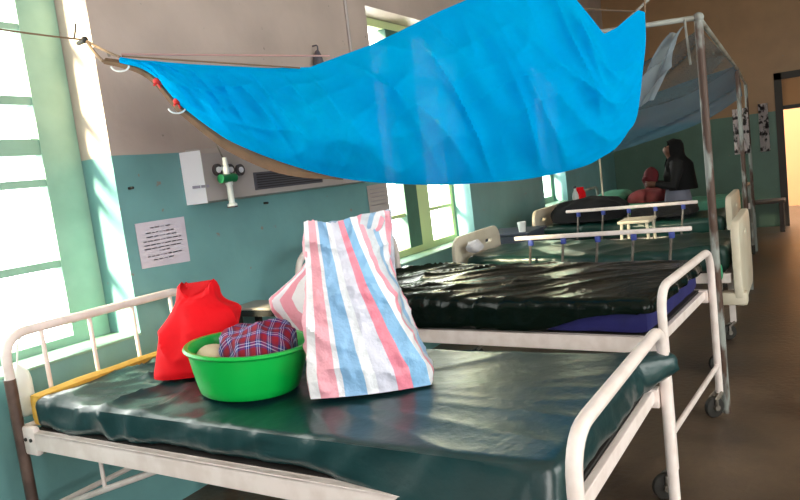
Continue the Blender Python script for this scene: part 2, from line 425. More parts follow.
# doorway at the end of the ward
dr = bpy.data.objects.new('door_1', None); COL.objects.link(dr); dr.location = (XF, -.33, 0); dr['kind'] = 'structure'
bm = nb(); box(bm, (XF-.03, .27, 0), (XF+.08, .37, 2.3)); box(bm, (XF-.03, -1.05, 0), (XF+.08, -.95, 2.3)); box(bm, (XF-.03, -1.05, 2.2), (XF+.08, .37, 2.3)); obj('door_frame', bm, M['door_frame'], dr, smooth=False)
bm = nb(); box(bm, (XF+.02, -.95, 1.75), (XF+.06, .27, 1.81)); obj('transom', bm, M['door_frame'], dr, smooth=False)
bm = nb(); box(bm, (XF+.03, -.95, 1.81), (XF+.05, .27, 2.2)); tag(obj('transom_panel', bm, M['door_panel'], dr, smooth=False), 'orange panel over the doorway')
# lobby beyond the doorway
bm = nb(); box(bm, (XF+3, -3.4, 0), (XF+3.2, 2.8, ZC)); tag(obj('wall_lobby', bm, mat('orange_wall_paint', 'd09a68', .7), smooth=False, origin=(0, 0, 0)), kind='structure')

# ------------------------------------------------------------------ beds
def caster(parent, c, rz, wheel_r=.058):
    """swivel caster: stem, fork and wheel; c = top of the stem"""
    c = V(c); d = V((math.cos(rz), math.sin(rz), 0)); s = V((-d.y, d.x, 0))
    w = V((c.x, c.y, wheel_r))+d*.042
    bm = nb(); cyl(bm, c, (c.x, c.y, wheel_r*2+.012), .013)
    for sg in (-1, 1):
        tube(bm, [V((c.x, c.y, wheel_r*2+.018))+s*sg*.018, w+V((0, 0, wheel_r*.8))+s*sg*.023, w+s*sg*.023], [.011, .010, .009], 8)
    o = obj('caster', bm, M['steel'], parent)
    bm = nb()
    prof = [(.012, -.014), (wheel_r*.75, -.014), (wheel_r*.94, -.012), (wheel_r, -.005), (wheel_r, .005), (wheel_r*.94, .012), (wheel_r*.75, .014), (.012, .014)]
    lathe(bm, prof, (0, 0, 0), 24)
    m = Matrix.Translation(w) @ Matrix((d, V((0, 0, 1)), s)).transposed().to_4x4()
    bm.transform(m); obj('wheel', bm, M['rubber'], o)
    bm = nb(); cyl(bm, w-s*.03, w+s*.03, .016); obj('hub', bm, M['steel'], o)
def tube_bed(label, x0, x1, y0, y1, zf, zh, post_dark=False):
    root = thing('hospital_bed', ((x0+x1)/2, (y0+y1)/2, 0), label, 'bed', 'white steel tube hospital beds')
    R = .019
    bm = nb(); tube(bm, fillet([(x0, y0, .13), (x0, y0, zf), (x1, y0, zf), (x1, y0, .13)], .12), R, 12); fb = obj('footboard', bm, M['white_tube'], root)
    bm = nb(); tube(bm, [(x0, y0, .28), (x1, y0, .28)], .013, 10); obj('crossbar', bm, M['white_tube'], fb)
    bm = nb(); tube(bm, fillet([(x0, y1, .86 if post_dark else .13), (x0, y1, zh), (x1, y1, zh), (x1, y1, .13)], .17, 10), R, 12)
    tube(bm, [(x0, y1, .70), (x1, y1, .70)], .013, 10); hb = obj('headboard', bm, M['white_tube'], root)
    for k in range(4):
        xx = x0+(x1-x0)*(.16+.225*k); bm = nb(); tube(bm, [(xx, y1, .70), (xx, y1, zh-.005)], .009, 8); obj('spindle', bm, M['white_tube'], hb)
    if post_dark:  # near head leg coloured darker than the white tube above it
        bm = nb(); tube(bm, [(x0-.002, y1+.0, .13), (x0-.002, y1+.0, .90)], .0215, 10); tag(obj('leg', bm, M['dark_post'], root), 'steel leg coloured dark brown at the head end')
    for xx in (x0+.012, x1-.012):
        bm = nb(); box(bm, (xx-.012, y0+.02, .625), (xx+.012, y1-.01, .695), .003)
        s = 1 if xx < (x0+x1)/2 else -1
        box(bm, (xx-.012, y0+.02, .688) if s > 0 else (xx-.03, y0+.02, .688), (xx+.03, y1-.01, .695) if s > 0 else (xx+.012, y1-.01, .695))
        sr = obj('side_rail', bm, M['white_tube'], root, smooth=False)
        bm = nb(); box(bm, (xx-.015, y1-.10, .60), (xx+.015, y1-.012, .715), .012); obj('corner_plate', bm, M['white_tube'], sr)
        for yb in (y1-.04, y1-.075):
            bm = nb(); cyl(bm, (xx-.02*s, yb, .665), (xx+.005*s, yb, .665), .007); obj('bolt', bm, M['rubber'], sr)
    for yy in (y0+.045, y1-.05):
        bm = nb(); box(bm, (x0+.02, yy-.012, .645), (x1-.02, yy+.012, .69), .003); obj('end_rail', bm, M['white_tube'], root, smooth=False)
    bm = nb(); box(bm, (x0+.03, y0+.06, .682), (x1-.03, y1-.06, .697)); obj('deck', bm, M['deck'], root, smooth=False)
    bm = nb()
    for xx in (x0+.1, x1-.1): tube(bm, [(xx, y1-.06, .36), (xx, y1-.75, .61)], .012, 8)
    tube(bm, [(x0, y1-.02, .36), (x1, y1-.02, .36)], .012, 8); tube(bm, [(x0+.1, y1-.33, .46), (x0+.1, y1-.33, .63)], .008, 8)
    obj('brace', bm, M['white_tube'], root)
    for cx, cy, a in ((x0, y0, 2.2), (x1, y0, 2.5), (x0, y1, .6), (x1, y1, .3)): caster(root, (cx, cy, .14), a)
    return root

B1 = tube_bed('nearest white steel hospital bed with open barred headboard, holding the green basin and striped sack', 1.375, 2.325, .450, 2.65, .90, 1.07, True)
A1 = -.025
B1.rotation_euler.z = A1; B1.location.x += .027
B2 = tube_bed('white steel hospital bed with tubular footboard, standing next to the rusty net pole', 2.92, 3.91, .50, 2.52, .905, 1.12)
A2 = -.08
B2.rotation_euler.z = A2; B2.location.x += .08

# --- vinyl covered mattress of the nearest bed
def rad(px, py, fx, fy, p=4):   # streaks that fan out from a point
    a = math.atan2(py-fy, px-fx); return a
def disp1(p, n):
    x, y, z = p
    h = .010*N3(x*2.2, y*2.2, 3.)
    headw = smooth(1.3, 2.2, y)
    h += .024*headw*(ridge(x*3.2+y*2.2, y*3.4-x*2.6, z*3, 4)-.4) + .014*headw*(ridge(x*8+y*3, y*6, z*6+4, 4)-.35)
    a = math.atan2(y-1.55, x-1.75)
    rr = math.hypot(x-1.75, y-1.55)
    h += .007*(1-headw)*(ridge(a*5.5, rr*.9, 8., 3)-.5)*smooth(.1, .5, rr)
    side = 1-abs(n.z)
    h += .014*side*(ridge(y*4.5+z*5, x*4.5+z*4, 2., 3)-.5)
    out = V(n)*h
    # loose corner of the sheet past the far foot post
    e = smooth(2.17, 2.30, x)*smooth(.60, .49, y)*smooth(.69, .76, z)
    out += V((.055*e, -.095*e, -.004*e))
    e2 = smooth(2.05, 2.2, x)*smooth(.60, .49, y)
    out += V(n)*.014*e2*(ridge(x*14+z*6, y*6, z*9, 4)-.3)
    # towards the foot the sheet hangs over the near rail
    t = smooth(1.25, .75, y)*smooth(.79, .705, z)*smooth(1.49, 1.43, x)
    out += V((-.06*t, 0, -.06*t))
    # the basin presses the sheet into a slight slope
    da, db = p.x*.5135-p.y*.858+.585, p.x*.858+p.y*.5135-2.375
    out.z -= .085*da*smooth(.34, .18, math.hypot(da, db))*(1 if n.z > .5 else 0)
    # mattress sags a little between the rails
    if n.z > .5: out.z -= .012*math.sin(PI*max(0, min(1, (y-.5)/2)))*1
    return out
T1 = thing('mattress', (1.8725, 1.5525, .70), 'dark green vinyl mattress with yellow foam showing at its head, on the nearest bed', 'mattress', None)
bm = latbox((1.41, .50, .70), (2.31, 2.575, .815), .014, .03, disp1, None); obj('vinyl_cover', bm, M['vinyl_green'], T1)
def dispf(p, n): return V(n)*.006*N3(p.x*6, p.y*6, p.z*6)
bm = latbox((1.41, 2.545, .701), (2.30, 2.625, .832), .03, .02, dispf); obj('foam_core', bm, M['foam_yellow'], T1)
T1.rotation_euler.z = A1; T1.location.x += .027

# --- blue mattress under a glossy black sheet on the second bed
T2 = thing('mattress', (3.415, 1.51, .70), 'blue mattress under a glossy creased black green vinyl sheet, beyond the striped sack', 'mattress')
bm = latbox((2.945, .565, .70), (3.885, 2.44, .825), .03, .03, dispf); obj('foam_core', bm, M['foam_blue'], T2)
def disp2(p, n):
    x, y, z = p
    k = smooth(.6, 1.5, y)
    wx, wy = x+.12*N3(x*2, y*2, 9.), y+.12*N3(x*2+4, y*2, 9.)
    h = .006+.006*N3(x*2.2, y*2.0, 1.)*(.4+.6*k)
    al, cr = -.6*wx+.8*wy, .8*wx+.6*wy
    h += (.004+.015*k+.008*smooth(1.3, 2.1, y))*(ridge(al*1.0, cr*4.2, 7., 7)-.2) + (.002+.010*k+.008*smooth(1.3, 2.1, y))*(ridge(al*2.2+5, cr*9, 3., 5)-.25)
    h += .012*(1-abs(n.z))*(ridge(wy*6+wx*3, z*2.5, 3., 4)-.3)
    return V(n)*max(h, -.008) + V((0, 0, .008))
def hem2(c):
    lim = .835-lerp([(.55, .035), (.62, .04), (.85, .06), (1.05, .125), (2.6, .14)], c.y)+.012*N3(c.x*5, c.y*5, 0)
    if c.y < .60: lim = .80+.01*N3(c.x*6, 0, 0)
    return lim
bm = latbox((2.92, .545, .69), (3.91, 2.46, .845), .014, .035, disp2, lambda c: c.z > .69)
for v in bm.verts:
    if v.co.z < .70: v.co.z = .70
    v.co.z = max(v.co.z, hem2(v.co))
bmesh.ops.dissolve_degenerate(bm, dist=.0005, edges=bm.edges)
obj('vinyl_cover', bm, M['vinyl_black'], T2)
T2.rotation_euler.z = A2; T2.location.x += .08

# --- ward beds with plastic end panels
def ward_bed(label, x0, x1, y0, y1, glabel):
    root = thing('ward_bed', ((x0+x1)/2, (y0+y1)/2, 0), label, 'bed', 'ward beds with cream plastic end panels')
    bm = nb()
    for xx in (x0+.03, x1-.03): box(bm, (xx-.02, y0+.04, .58), (xx+.02, y1-.04, .64), .004)
    for yy in (y0+.06, y1-.06, (y0+y1)/2): box(bm, (x0+.03, yy-.02, .58), (x1-.03, yy+.02, .63), .004)
    obj('bed_frame', bm, M['white_tube'], root, smooth=False)
    bm = nb(); box(bm, (x0+.05, y0+.08, .63), (x1-.05, y1-.08, .65)); obj('deck', bm, M['deck'], root, smooth=False)
    w = x1-x0
    hole = lambda cx: rrect(cx-.07, .30, cx+.07, .345, .022)
    bm = panel([rrect(0, 0, w, .42, .11), hole(w*.28), hole(w*.72)], .035, ((x1, y1, .54), (-1, 0, 0), (0, 0, 1)), .008); obj('headboard', bm, M['white_plastic'], root)
    bm = panel([rrect(0, 0, w, .52, .09), [(p[0], p[1]+.09) for p in hole(w*.5)]], .05, ((x1, y0, .43), (-1, 0, 0), (0, 0, 1)), .012); fbp = obj('footboard', bm, M['white_plastic'], root)
    bm = nb(); box(bm, (x0-.005, y0-.045, .44), (x0+.10, y0+.1, .52), .012); obj('corner_bumper', bm, M['white_plastic'], fbp)
    for xx in (x0+.06, x1-.06):
        for yy in (y0+.12, y1-.12):
            bm = nb(); box(bm, (xx-.02, yy-.02, .13), (xx+.02, yy+.02, .58), .004); obj('leg', bm, M['white_tube'], root, smooth=False)
            caster(root, (xx, yy, .14), 2.2)
    bm = nb(); box(bm, (x0-.03, .66+(y0-.42), .925), (x0-.004, 1.84+(y0-.42), .955), .008); gr = obj('guard_rail', bm, M['white_tube'], root)
    for k in range(5):
        yy = .78+(y0-.42)+.235*k
        bm = nb(); tube(bm, [(x0-.017, yy, .93), (x0-.017, yy+.04, .62)], .009, 8); po = obj('rail_post', bm, M['steel'], gr)
        bm = nb(); box(bm, (x0-.032, yy-.016, .885), (x0-.002, yy+.018, .926), .004); tag(obj('clamp', bm, M['blue_clamp'], po), 'blue plastic clamp')
    return root
B3 = ward_bed('ward bed with raised white guard rail and creased green mattress, third bed from the front', 4.64, 5.52, .40, 2.32, '')
B4 = ward_bed('ward bed carrying the dark blankets, behind the bed with the green mattress', 6.55, 7.45, .60, 2.36, '')
def disp3(p, n):
    x, y, z = p
    return V(n)*(.012*N3(x*3, y*3, 2)+.016*(ridge(x*3+y*2, y*4-x*2, z*4, 3)-.4)) - V((0, 0, .03*smooth(1.9, 1.2, y)*smooth(.5, 1.2, y)))
T3 = obj('mattress', latbox((4.68, .45, .65), (5.48, 2.25, .81), .022, .035, disp3), M['vinyl_far'], label='green vinyl mattress with soft creases, behind the white guard rail of the third bed', cat='mattress')
T4 = obj('mattress', latbox((6.60, .65, .65), (7.40, 2.30, .80), .03, .035, disp3), M['vinyl_far'], label='dark green mattress lying under the dark blankets', cat='mattress')

# ------------------------------------------------------------------ things on the nearest bed
ZT = .826
RX = V((.5135, -.858, 0)); FX = V((.858, .5135, 0))     # across and into the view, on the bed top
def at(a, b, z, o): return V(o)+RX*a+FX*b+V((0, 0, z))

# striped woven sack
BS = 'b9d6ee'
stops = [(0, 'f2eef4'), (.045, 'f2a9b8'), (.11, 'eceaf2'), (.135, '8dbbe6'), (.215, 'eef0f8'), (.26, 'd8d8ea'), (.33, 'f08ca2'), (.385, '86b8e2'), (.45, 'f0f0f6'), (.472, 'f09cae'), (.488, 'c6ccd6'), (.508, '8fb4d8'), (.526, 'e4e4ec'), (.548, 'f2a2b4'), (.566, 'b4bcc8'), (.59, '9ac4e8'), (.64, 'f0f0f6'), (.70, 'a9b8c8'), (.74, 'eec0cc'), (.80, '9ab8d4'), (.86, 'ccd0d8'), (.93, 'f0a8b8')]
M['sack'] = stripe_material('striped_woven_plastic', stops)
SO = V((1.655, 1.395, .818))
def sack_ring(t, n=96):
    """t = 0 bottom .. 1 top: four corners slide, the front narrows to the left and leans back"""
    w = .392
    FL = V((lerp([(0, .0), (.15, -.012), (.6, -.008), (1, -.012)], t), .02+.05*t, 0))
    FR = V((lerp([(0, w), (.12, w-.015), (.35, .30), (.6, .225), (.85, .165), (1, .135)], t), .02+.07*t, 0))
    BR = V((lerp([(0, w-.03), (.3, .33), (.6, .285), (1, .272)], t), lerp([(0, .26), (.5, .21), (1, .15)], t), 0))
    BL = V((.01, lerp([(0, .26), (.5, .22), (1, .14)], t), 0))
    cs = [FL, FR, BR, BL]; segs = [.45, .12, .33, .10]; out = []
    for k in range(n):
        u = k/n; acc = 0
        for s in range(4):
            if u < acc+segs[s] or s == 3:
                f = (u-acc)/segs[s]; a, b = cs[s], cs[(s+1) % 4]
                p = a.lerp(b, f); e = (b-a); nn = V((e.y, -e.x, 0)).normalized()
                p += nn*(.022*math.sin(PI*f)*(1-.5*t)); 
                rnd = .12*min(1, 1); c = (a+b)/2
                out.append((p, nn)); break
            acc += segs[s]
    return out
NR = 64; rings = []; HS = .56
for i in range(NR+1):
    t = i/NR; rg = sack_ring(t); P = []
    for k, (p, nn) in enumerate(rg):
        w = at(p.x, p.y, 0, (0, 0, 0))
        h = HS*t
        q = SO+w
        f = .012*N3(q.x*9, q.y*9, h*7)+.018*(ridge(q.x*6+h*4, q.y*6, h*6, 4)-.4)+.010*(ridge(q.x*14, q.y*14-h*8, h*12, 4)-.35)+.006*N3(q.x*25, q.y*25, h*22)
        edge = smooth(0, .06, t)
        nw = RX*nn.x+FX*nn.y
        zz = h + (.008*math.sin(k/96*2*PI*2+1)+.008*N3(k*.4, 1, 1))*smooth(.85, 1, t)
        zz = zz*(1+ .0) 
        P.append(q+nw*f*edge+RX*(.06*t)+V((0, 0, zz)))
    rings.append(P)
# folded-in mouth
c = sum(rings[-1], V())/len(rings[-1])
for s, dz in ((.93, -.012), (.8, -.05), (.55, -.085)):
    rings.append([c+(p-c)*s+V((0, 0, dz)) for p in rings[NR]])
bm = loft(nb(), rings, True, lambda k, i: (k/96, min(i, NR)/NR))
obj('striped_sack', bm, M['sack'], label='tall pink, blue and white striped woven sack standing upright on the nearest bed', cat='bag')

# smaller striped sack leaning behind it
O2 = RX*-.415+FX*2.72+V((0, 0, .826))
rings = []
for i in range(33):
    t = i/32; P = []
    wl = lerp([(0, -.03), (.35, -.09), (.55, -.13), (.66, -.135), (.8, -.07), (.92, .0), (1, .02)], t); wr = lerp([(0, .20), (1, .16)], t)
    dp = .11*(1-.65*t)
    for k in range(56):
        a = 2*PI*k/56; ca, sa = math.cos(a), math.sin(a)
        sx = math.copysign(abs(ca)**.6, ca); sy = math.copysign(abs(sa)**.6, sa)
        x = (wl+wr)/2+(wr-wl)/2*sx; y = .06*t+dp*sy
        q = at(x, y, .36*t, O2); f = .008*N3(q.x*12, q.y*12, q.z*12)+.008*(ridge(q.x*8, q.y*8, q.z*8, 3)-.4)
        P.append(q+(RX*sx+FX*sy)*f*smooth(0, .1, t))
    rings.append(P)
M['sack2'] = stripe_material('pink_striped_woven_plastic', [(0, 'eee6ee'), (.12, 'f3b6c2'), (.2, 'f4eef2'), (.3, 'f3a9b8'), (.38, 'efe9f0'), (.46, 'f2b4c2'), (.53, 'f4eef2'), (.62, 'f09aae'), (.68, 'efe9f2'), (.74, 'f2a0b2'), (.80, 'f3eef2'), (.87, 'f2a4b4'), (.93, 'f3eef2')])
bm = loft(nb(), rings, True, lambda k, i: (k/56+.12*i/32, i/32))
obj('striped_sack', bm, M['sack2'], label='smaller pink and white striped sack slumped behind the tall sack, above the plaid cloth', cat='bag')

# red cloth bag
O3 = RX*-.855+FX*2.66+V((0, 0, .832))
prof = [(0, -.162, .155, .11), (.08, -.160, .165, .12), (.25, -.158, .168, .115), (.43, -.152, .163, .105), (.6, -.134, .166, .095), (.72, -.114, .148, .085), (.80, -.10, .10, .075), (.88, -.085, .078, .065), (1, -.055, .072, .03)]
rings = []
for i in range(49):
    t = i/48; wl = spl([(a, b) for a, b, _, _ in prof], t); wr = spl([(a, c) for a, _, c, _ in prof], t); dp = spl([(a, d) for a, _, _, d in prof], t); P = []
    for k in range(64):
        a = 2*PI*k/64; ca, sa = math.cos(a), math.sin(a)
        sx = math.copysign(abs(ca)**.75, ca); sy = math.copysign(abs(sa)**.75, sa)
        q = at(((wl+wr)/2+(wr-wl)/2*sx)+.05*t, dp*sy, .325*t, O3)
        f = .012*N3(q.x*7, q.y*7, q.z*6)+.020*(ridge(q.x*7+q.z*2, q.y*7, q.z*5, 4)-.35)
        q += (RX*sx+FX*sy)*f*smooth(0, .12, t)
        q.z += .026*math.cos(a*2+.6)*smooth(.8, 1, t)+.012*N3(k*.3, 3, 2)*smooth(.6, 1, t)
        P.append(q)
    rings.append(P)
obj('cloth_bag', loft(nb(), rings), M['red_cloth'], label='bright red cloth bag slumped at the head of the nearest bed, behind the green basin', cat='bag')

# green basin with washing in it
BC = RX*-.585+FX*2.375+V((0, 0, .820))
bmk = lathe(nb(), [(0, .006), (.155, .006), (.164, .0), (.172, .006), (.180, .03), (.193, .08), (.203, .125), (.206, .145), (.218, .148), (.223, .155), (.218, .163), (.204, .162), (.197, .15), (.186, .09), (.166, .02), (0, .016)], BC, 72)
TILT = Matrix.Translation(BC) @ Matrix.Rotation(math.radians(5.0), 4, FX) @ Matrix.Translation(-BC)
bmk.transform(TILT)
obj('wash_basin', bmk, M['green_plastic'], label='round bright green plastic wash basin in the middle of the nearest bed', cat='basin')
def cloth_mound(o, prof, H, seed, amp, n=64, rot=0.):
    rings = []
    for i in range(33):
        t = i/32; r = spl(prof, t); P = []
        for k in range(n):
            a = 2*PI*k/n
            q = V((r[0] if isinstance(r, tuple) else 0, 0, 0))
            P.append((t, a))
        rings.append(P)
    return rings
def mound(name, c, ax, ay, h, m, seed, amp, under=.05, uv=True, **kw):
    """crumpled heap: a dome over an ellipse (ax across the view, ay into it) with folds, closed underneath"""
    bm = nb(); lay = bm.loops.layers.uv.new('UVMap'); n = 72; R = 22; c = V(c); rows = []
    for i in range(R+1):
        t = i/R; row = []
        for k in range(n):
            a = 2*PI*k/n; rr = math.sin(t*PI/2)**.85
            x = ax*rr*math.cos(a); y = ay*rr*math.sin(a); z = h*math.cos(t*PI/2)**.7 - under*t**4
            q = at(x, y, z, c); f = amp*(ridge(x*9+seed, y*9+z*4, seed, 3)-.45)+amp*.6*N3(x*14, y*14+seed, z*10)
            d = (q-c); d.z += .05
            row.append((q+d.normalized()*f, (x/(2*ax)*1.9+.5, y/(2*ay)*1.7+.5+z*4)))
        rows.append(row)
    vs = [[bm.verts.new(p) for p, _ in r] for r in rows]
    for i in range(R):
        for k in range(n):
            k2 = (k+1) % n
            f = bm.faces.new((vs[i][k], vs[i+1][k], vs[i+1][k2], vs[i][k2]))
            for lp, (ii, kk) in zip(f.loops, ((i, k), (i+1, k), (i+1, k2), (i, k2))): lp[lay].uv = rows[ii][kk][1]
    bm.faces.new(vs[R])
    bmesh.ops.remove_doubles(bm, verts=vs[0], dist=.02)
    return obj(name, bm, m, **kw)
mound('plaid_cloth', BC+RX*.050+FX*.01+V((0, 0, .134)), .128, .125, .080, M['plaid'], 3.1, .03, .03, label='dark red and blue plaid cloth heaped in the green basin', cat='cloth')
mound('cream_cloth', BC-RX*.122+V((0, 0, .128)), .052, .095, .028, M['cream_cloth'], 5.3, .012, .03, label='cream cloth at the left side inside the green basin', cat='cloth')

# white plastic bag hanging on the head post
hp = onx(23, 395, 1.37); 
t = thing('plastic_bag', (1.50, 2.725, .72), 'small white plastic bag hanging at the left end of the barred headboard', 'bag')
rings = []
for i in range(25):
    q = i/24; r = spl([(0, .02), (.06, .042), (.5, .046), (.8, .04), (.93, .022), (1, .006)], q); P = []
    for k in range(28):
        a = 2*PI*k/28; f = 1+.12*N3(math.cos(a)*2, math.sin(a)*2, q*4)
        P.append(V((1.50+r*f*math.cos(a), 2.725+r*f*.8*math.sin(a), .725+.21*q)))
    rings.append(P)
obj('bag_body', loft(nb(), rings), M['clear_plastic'], t)
bm = nb(); tube(bm, [(1.50, 2.725, .93), (1.51, 2.71, 1.02), (1.515, 2.685, 1.05)], .004, 6); obj('handle_loop', bm, M['clear_plastic'], t)

# bedside table between the two tube beds
t = thing('bedside_table', (2.85, 2.5, 0), 'small grey topped bedside table against the teal wall, between the red bag and the sacks', 'table')
bm = nb(); box(bm, (2.745, 2.25, .86), (2.95, 2.79, .875), .004); obj('tabletop', bm, M['tray_top'], t, smooth=False)
bm = nb(); box(bm, (2.75, 2.255, .825), (2.945, 2.785, .86)); tag(obj('apron', bm, M['black'], t, smooth=False), 'black edge band')
for xx in (2.77, 2.925):
    for yy in (2.28, 2.76):
        bm = nb(); box(bm, (xx-.015, yy-.015, 0), (xx+.015, yy+.015, .826)); obj('leg', bm, M['black'], t, smooth=False)

# ------------------------------------------------------------------ on the wall
# medical supply panel
pr = thing('medical_panel', (3.4, 2.74, 1.46), 'long grey medical supply panel fixed on the wall under the blue net', 'panel')
x0, x1, z0, z1, yf = 2.56, 4.26, 1.465, 1.755, 2.69
bm = nb(); P2 = [(YW-.001, z0), (yf, z0+.012), (yf, z1-.03), (yf+.03, z1), (YW-.001, z1)]
a = [bm.verts.new((x0+.045, y, z)) for y, z in P2]; b = [bm.verts.new((x1, y, z)) for y, z in P2]
for k in range(5): bm.faces.new((a[k], a[(k+1) % 5], b[(k+1) % 5], b[k]))
bm.faces.new(a[::-1]); bm.faces.new(b); obj('housing', bm, M['panel'], pr, smooth=False)
bm = nb(); T3_ = [(x0, YW-.001), (x0+.044, yf+.002), (x0+.044, YW-.001)]
a = [bm.verts.new((x, y, z0+.004)) for x, y in T3_]; b = [bm.verts.new((x, y, z1-.012)) for x, y in T3_]
for k in range(3): bm.faces.new((a[k], a[(k+1) % 3], b[(k+1) % 3], b[k]))
bm.faces.new(a[::-1]); bm.faces.new(b); tag(obj('end_cap', bm, M['panel_cap'], pr, smooth=False), 'pale end cap')
for px in (216.5, 229, 239):
    q = ony(px, 170, yf); bm = nb(); tube(bm, [(q.x, yf+.004, q.z), (q.x, yf-.014, q.z)], .032, 20)
    s = obj('gas_socket', bm, M['socket'], pr)
    bm = nb(); tube(bm, [(q.x, yf-.013, q.z), (q.x, yf-.02, q.z)], .016, 16); obj('socket_ring', bm, M['panel_cap'], s)
g0 = ony(256, 195, yf); g1 = ony(322, 180, yf)
bm = nb(); box(bm, (g0.x, yf-.006, 1.505), (g1.x, yf+.004, 1.605), .002)
gr = obj('grille', bm, M['grille'], pr, smooth=False)
bm = nb()
for k in range(6): box(bm, (g0.x+.02, yf-.010, 1.517+.014*k), (g1.x-.02, yf-.005, 1.522+.014*k))
obj('slats', bm, M['black'], gr, smooth=False)
q = ony(200, 187, yf); bm = nb()
for k, w in enumerate((.05, .025, .018)): box(bm, (q.x-.05+sum((.06, .035, .02)[:k]), yf-.002, q.z-.006), (q.x-.05+sum((.06, .035, .02)[:k])+w, yf+.002, q.z+.008))
obj('lettering', bm, M['ink'], pr, smooth=False)
# oxygen flowmeter
q = ony(227, 180, 2.64)
t = thing('flowmeter', (q.x, 2.64, 1.42), 'oxygen flowmeter with green knobs hanging on the grey panel', 'flowmeter')
bm = nb(); lathe(bm, [(0, .0), (.026, .0), (.027, .012), (.016, .018), (.016, .11), (.02, .115), (.02, .13), (0, .13)], (q.x+.012, 2.64, 1.435), 20); obj('glass_tube', bm, M['clear_plastic'], t)
bm = nb(); lathe(bm, [(0, 0), (.028, 0), (.028, .008), (0, .008)], (q.x+.012, 2.64, 1.428), 20); obj('foot_ring', bm, M['socket'], t)
bm = nb(); tube(bm, [(q.x-.045, 2.64, 1.585), (q.x+.06, 2.64, 1.585)], .024, 16); obj('knob', bm, M['knob_green'], t)
bm = nb(); lathe(bm, [(0, .0), (.018, .0), (.02, .03), (.014, .05), (.012, .09), (0, .09)], (q.x+.005, 2.64, 1.605), 16); tube(bm, [(q.x+.005, 2.64, 1.64), (q.x+.005, 2.675, 1.64)], .01, 8); obj('valve', bm, M['clear_plastic'], t)
bm = nb(); tube(bm, [(q.x, 2.645, 1.69), (q.x-.01, 2.665, 1.76), (q.x-.015, 2.66, 1.84)], .004, 6); obj('hose', bm, M['steel'], t)

# notices
def notice(px, label, rows, yf=2.797, m='paper', th=.003):
    C4 = [ony(x, y, yf) for x, y in px]
    u = (C4[1]-C4[0]); v = (C4[3]-C4[0])
    o = thing('paper_notice', (C4[3].x, yf, min(c.z for c in C4)), label, 'notice')
    bm = nb(); a = [bm.verts.new(c) for c in C4]; b = [bm.verts.new(c+V((0, -th, 0))) for c in C4]
    for k in range(4): bm.faces.new((a[k], a[(k+1) % 4], b[(k+1) % 4], b[k]))
    bm.faces.new(a); bm.faces.new(b[::-1]); obj('sheet', bm, M[m], o, smooth=False)
    bm = nb()
    for (f, segs) in rows:
        for s0, s1 in segs:
            h = .011
            qs = [C4[0]+u*a_+v*b_+V((0, -th-.0012, 0)) for a_, b_ in ((s0, f-h), (s1, f-h), (s1, f+h), (s0, f+h))]
            bm.faces.new([bm.verts.new(p) for p in qs])
    bmesh.ops.solidify(bm, geom=bm.faces[:], thickness=.0006)
    obj('printed_lines', bm, M['ink'], o, smooth=False)
R_ = random.Random(3)
def words(a, b):
    out = []; x = a
    while x < b-.03:
        w = R_.uniform(.05, .13); out.append((x, min(b, x+w))); x += w+.022
    return out
notice([(134.5, 224), (183.5, 216.5), (190, 261), (142, 269)], 'white printed paper notice stuck askew on the teal wall by window', [(.14, words(.27, .68)), (.25, words(.17, .78)), (.34, words(.17, .78)), (.43, words(.1, .88)), (.52, words(.1, .88)), (.60, words(.1, .85)), (.67, words(.38, .6)), (.77, words(.14, .86)), (.86, words(.24, .7))])
notice([(366.5, 186), (386, 183), (389, 210), (370, 213)], 'small faded lined paper on the wall above the tall striped sack', [(.15, words(.1, .9)), (.3, words(.1, .9)), (.45, words(.1, .9)), (.6, words(.1, .9)), (.75, words(.1, .9))], m='panel')
# little cone shaped fitting above the net
q = ony(316.5, 66, 2.78); t = thing('wall_hook', (q.x, 2.78, q.z), 'small dark cone shaped fitting hanging on the upper wall, above the net', 'wall fitting')
bm = nb(); lathe(bm, [(0, 0), (.035, 0), (.037, .01), (.028, .06), (.016, .09), (.005, .10), (0, .1)], (q.x, 2.76, q.z), 20); obj('cone', bm, M['grille'], t)
bm = nb(); tube(bm, fillet([(q.x+.01, 2.76, q.z+.09), (q.x+.012, 2.76, q.z+.135), (q.x+.012, 2.80, q.z+.135)], .015), .005, 8); obj('hook', bm, M['grille'], t)
q = ony(349, 30, 2.785); bm = nb(); tube(bm, [(q.x, 2.79, 1.95), (q.x, 2.79, 4.29)], .012, 10); obj('conduit_pipe', bm, M['panel'], label='thin pale conduit pipe running up the wall left of the second window', cat='pipe')
# wall nails
for px, py, lab in ((131, 188, 'small dark nail in the teal wall above the notice'), (266, 203, 'small dark nail in the teal wall under the panel')):
    q = ony(px, py, 2.785); bm = nb(); tube(bm, [(q.x, 2.80, q.z), (q.x, 2.77, q.z)], .007, 8); obj('nail', bm, M['black'], label=lab, cat='nail')

# ------------------------------------------------------------------ blue mosquito net, gathered and slung like a hammock
A = V((2.0, 2.42, 2.0)); B = V((3.28, .60, 2.0)); nq = V((B.y-A.y, -(B.x-A.x), 0)).normalized()
if nq.dot(CP-A) < 0: nq = -nq
cols = [(120, 57, 64), (140, 60, 78), (160, 62, 93), (190, 64, 116), (230, 66, 140), (270, 68, 158), (310, 67, 171), (340, 56, 178), (370, 45, 182), (400, 31, 184), (440, 11, 185), (480, -6, 183), (520, -16, 180), (550, -14, 175), (575, -2, 169), (590, 16, 164), (604, 34, 156), (616, 28, 148), (628, 18, 132), (638, 10, 112), (645, 12, 52)]
cols[:5] = [(120, 57, 63), (140, 60, 68), (155, 61, 77), (165, 62, 88), (178, 63, 103), (190, 64, 113), (210, 65, 128), (230, 66, 141)]
cu = [(c[0], c[1]) for c in cols]; cl = [(c[0], c[2]) for c in cols]
NC = 260; NRW = 70
front = []; back = []
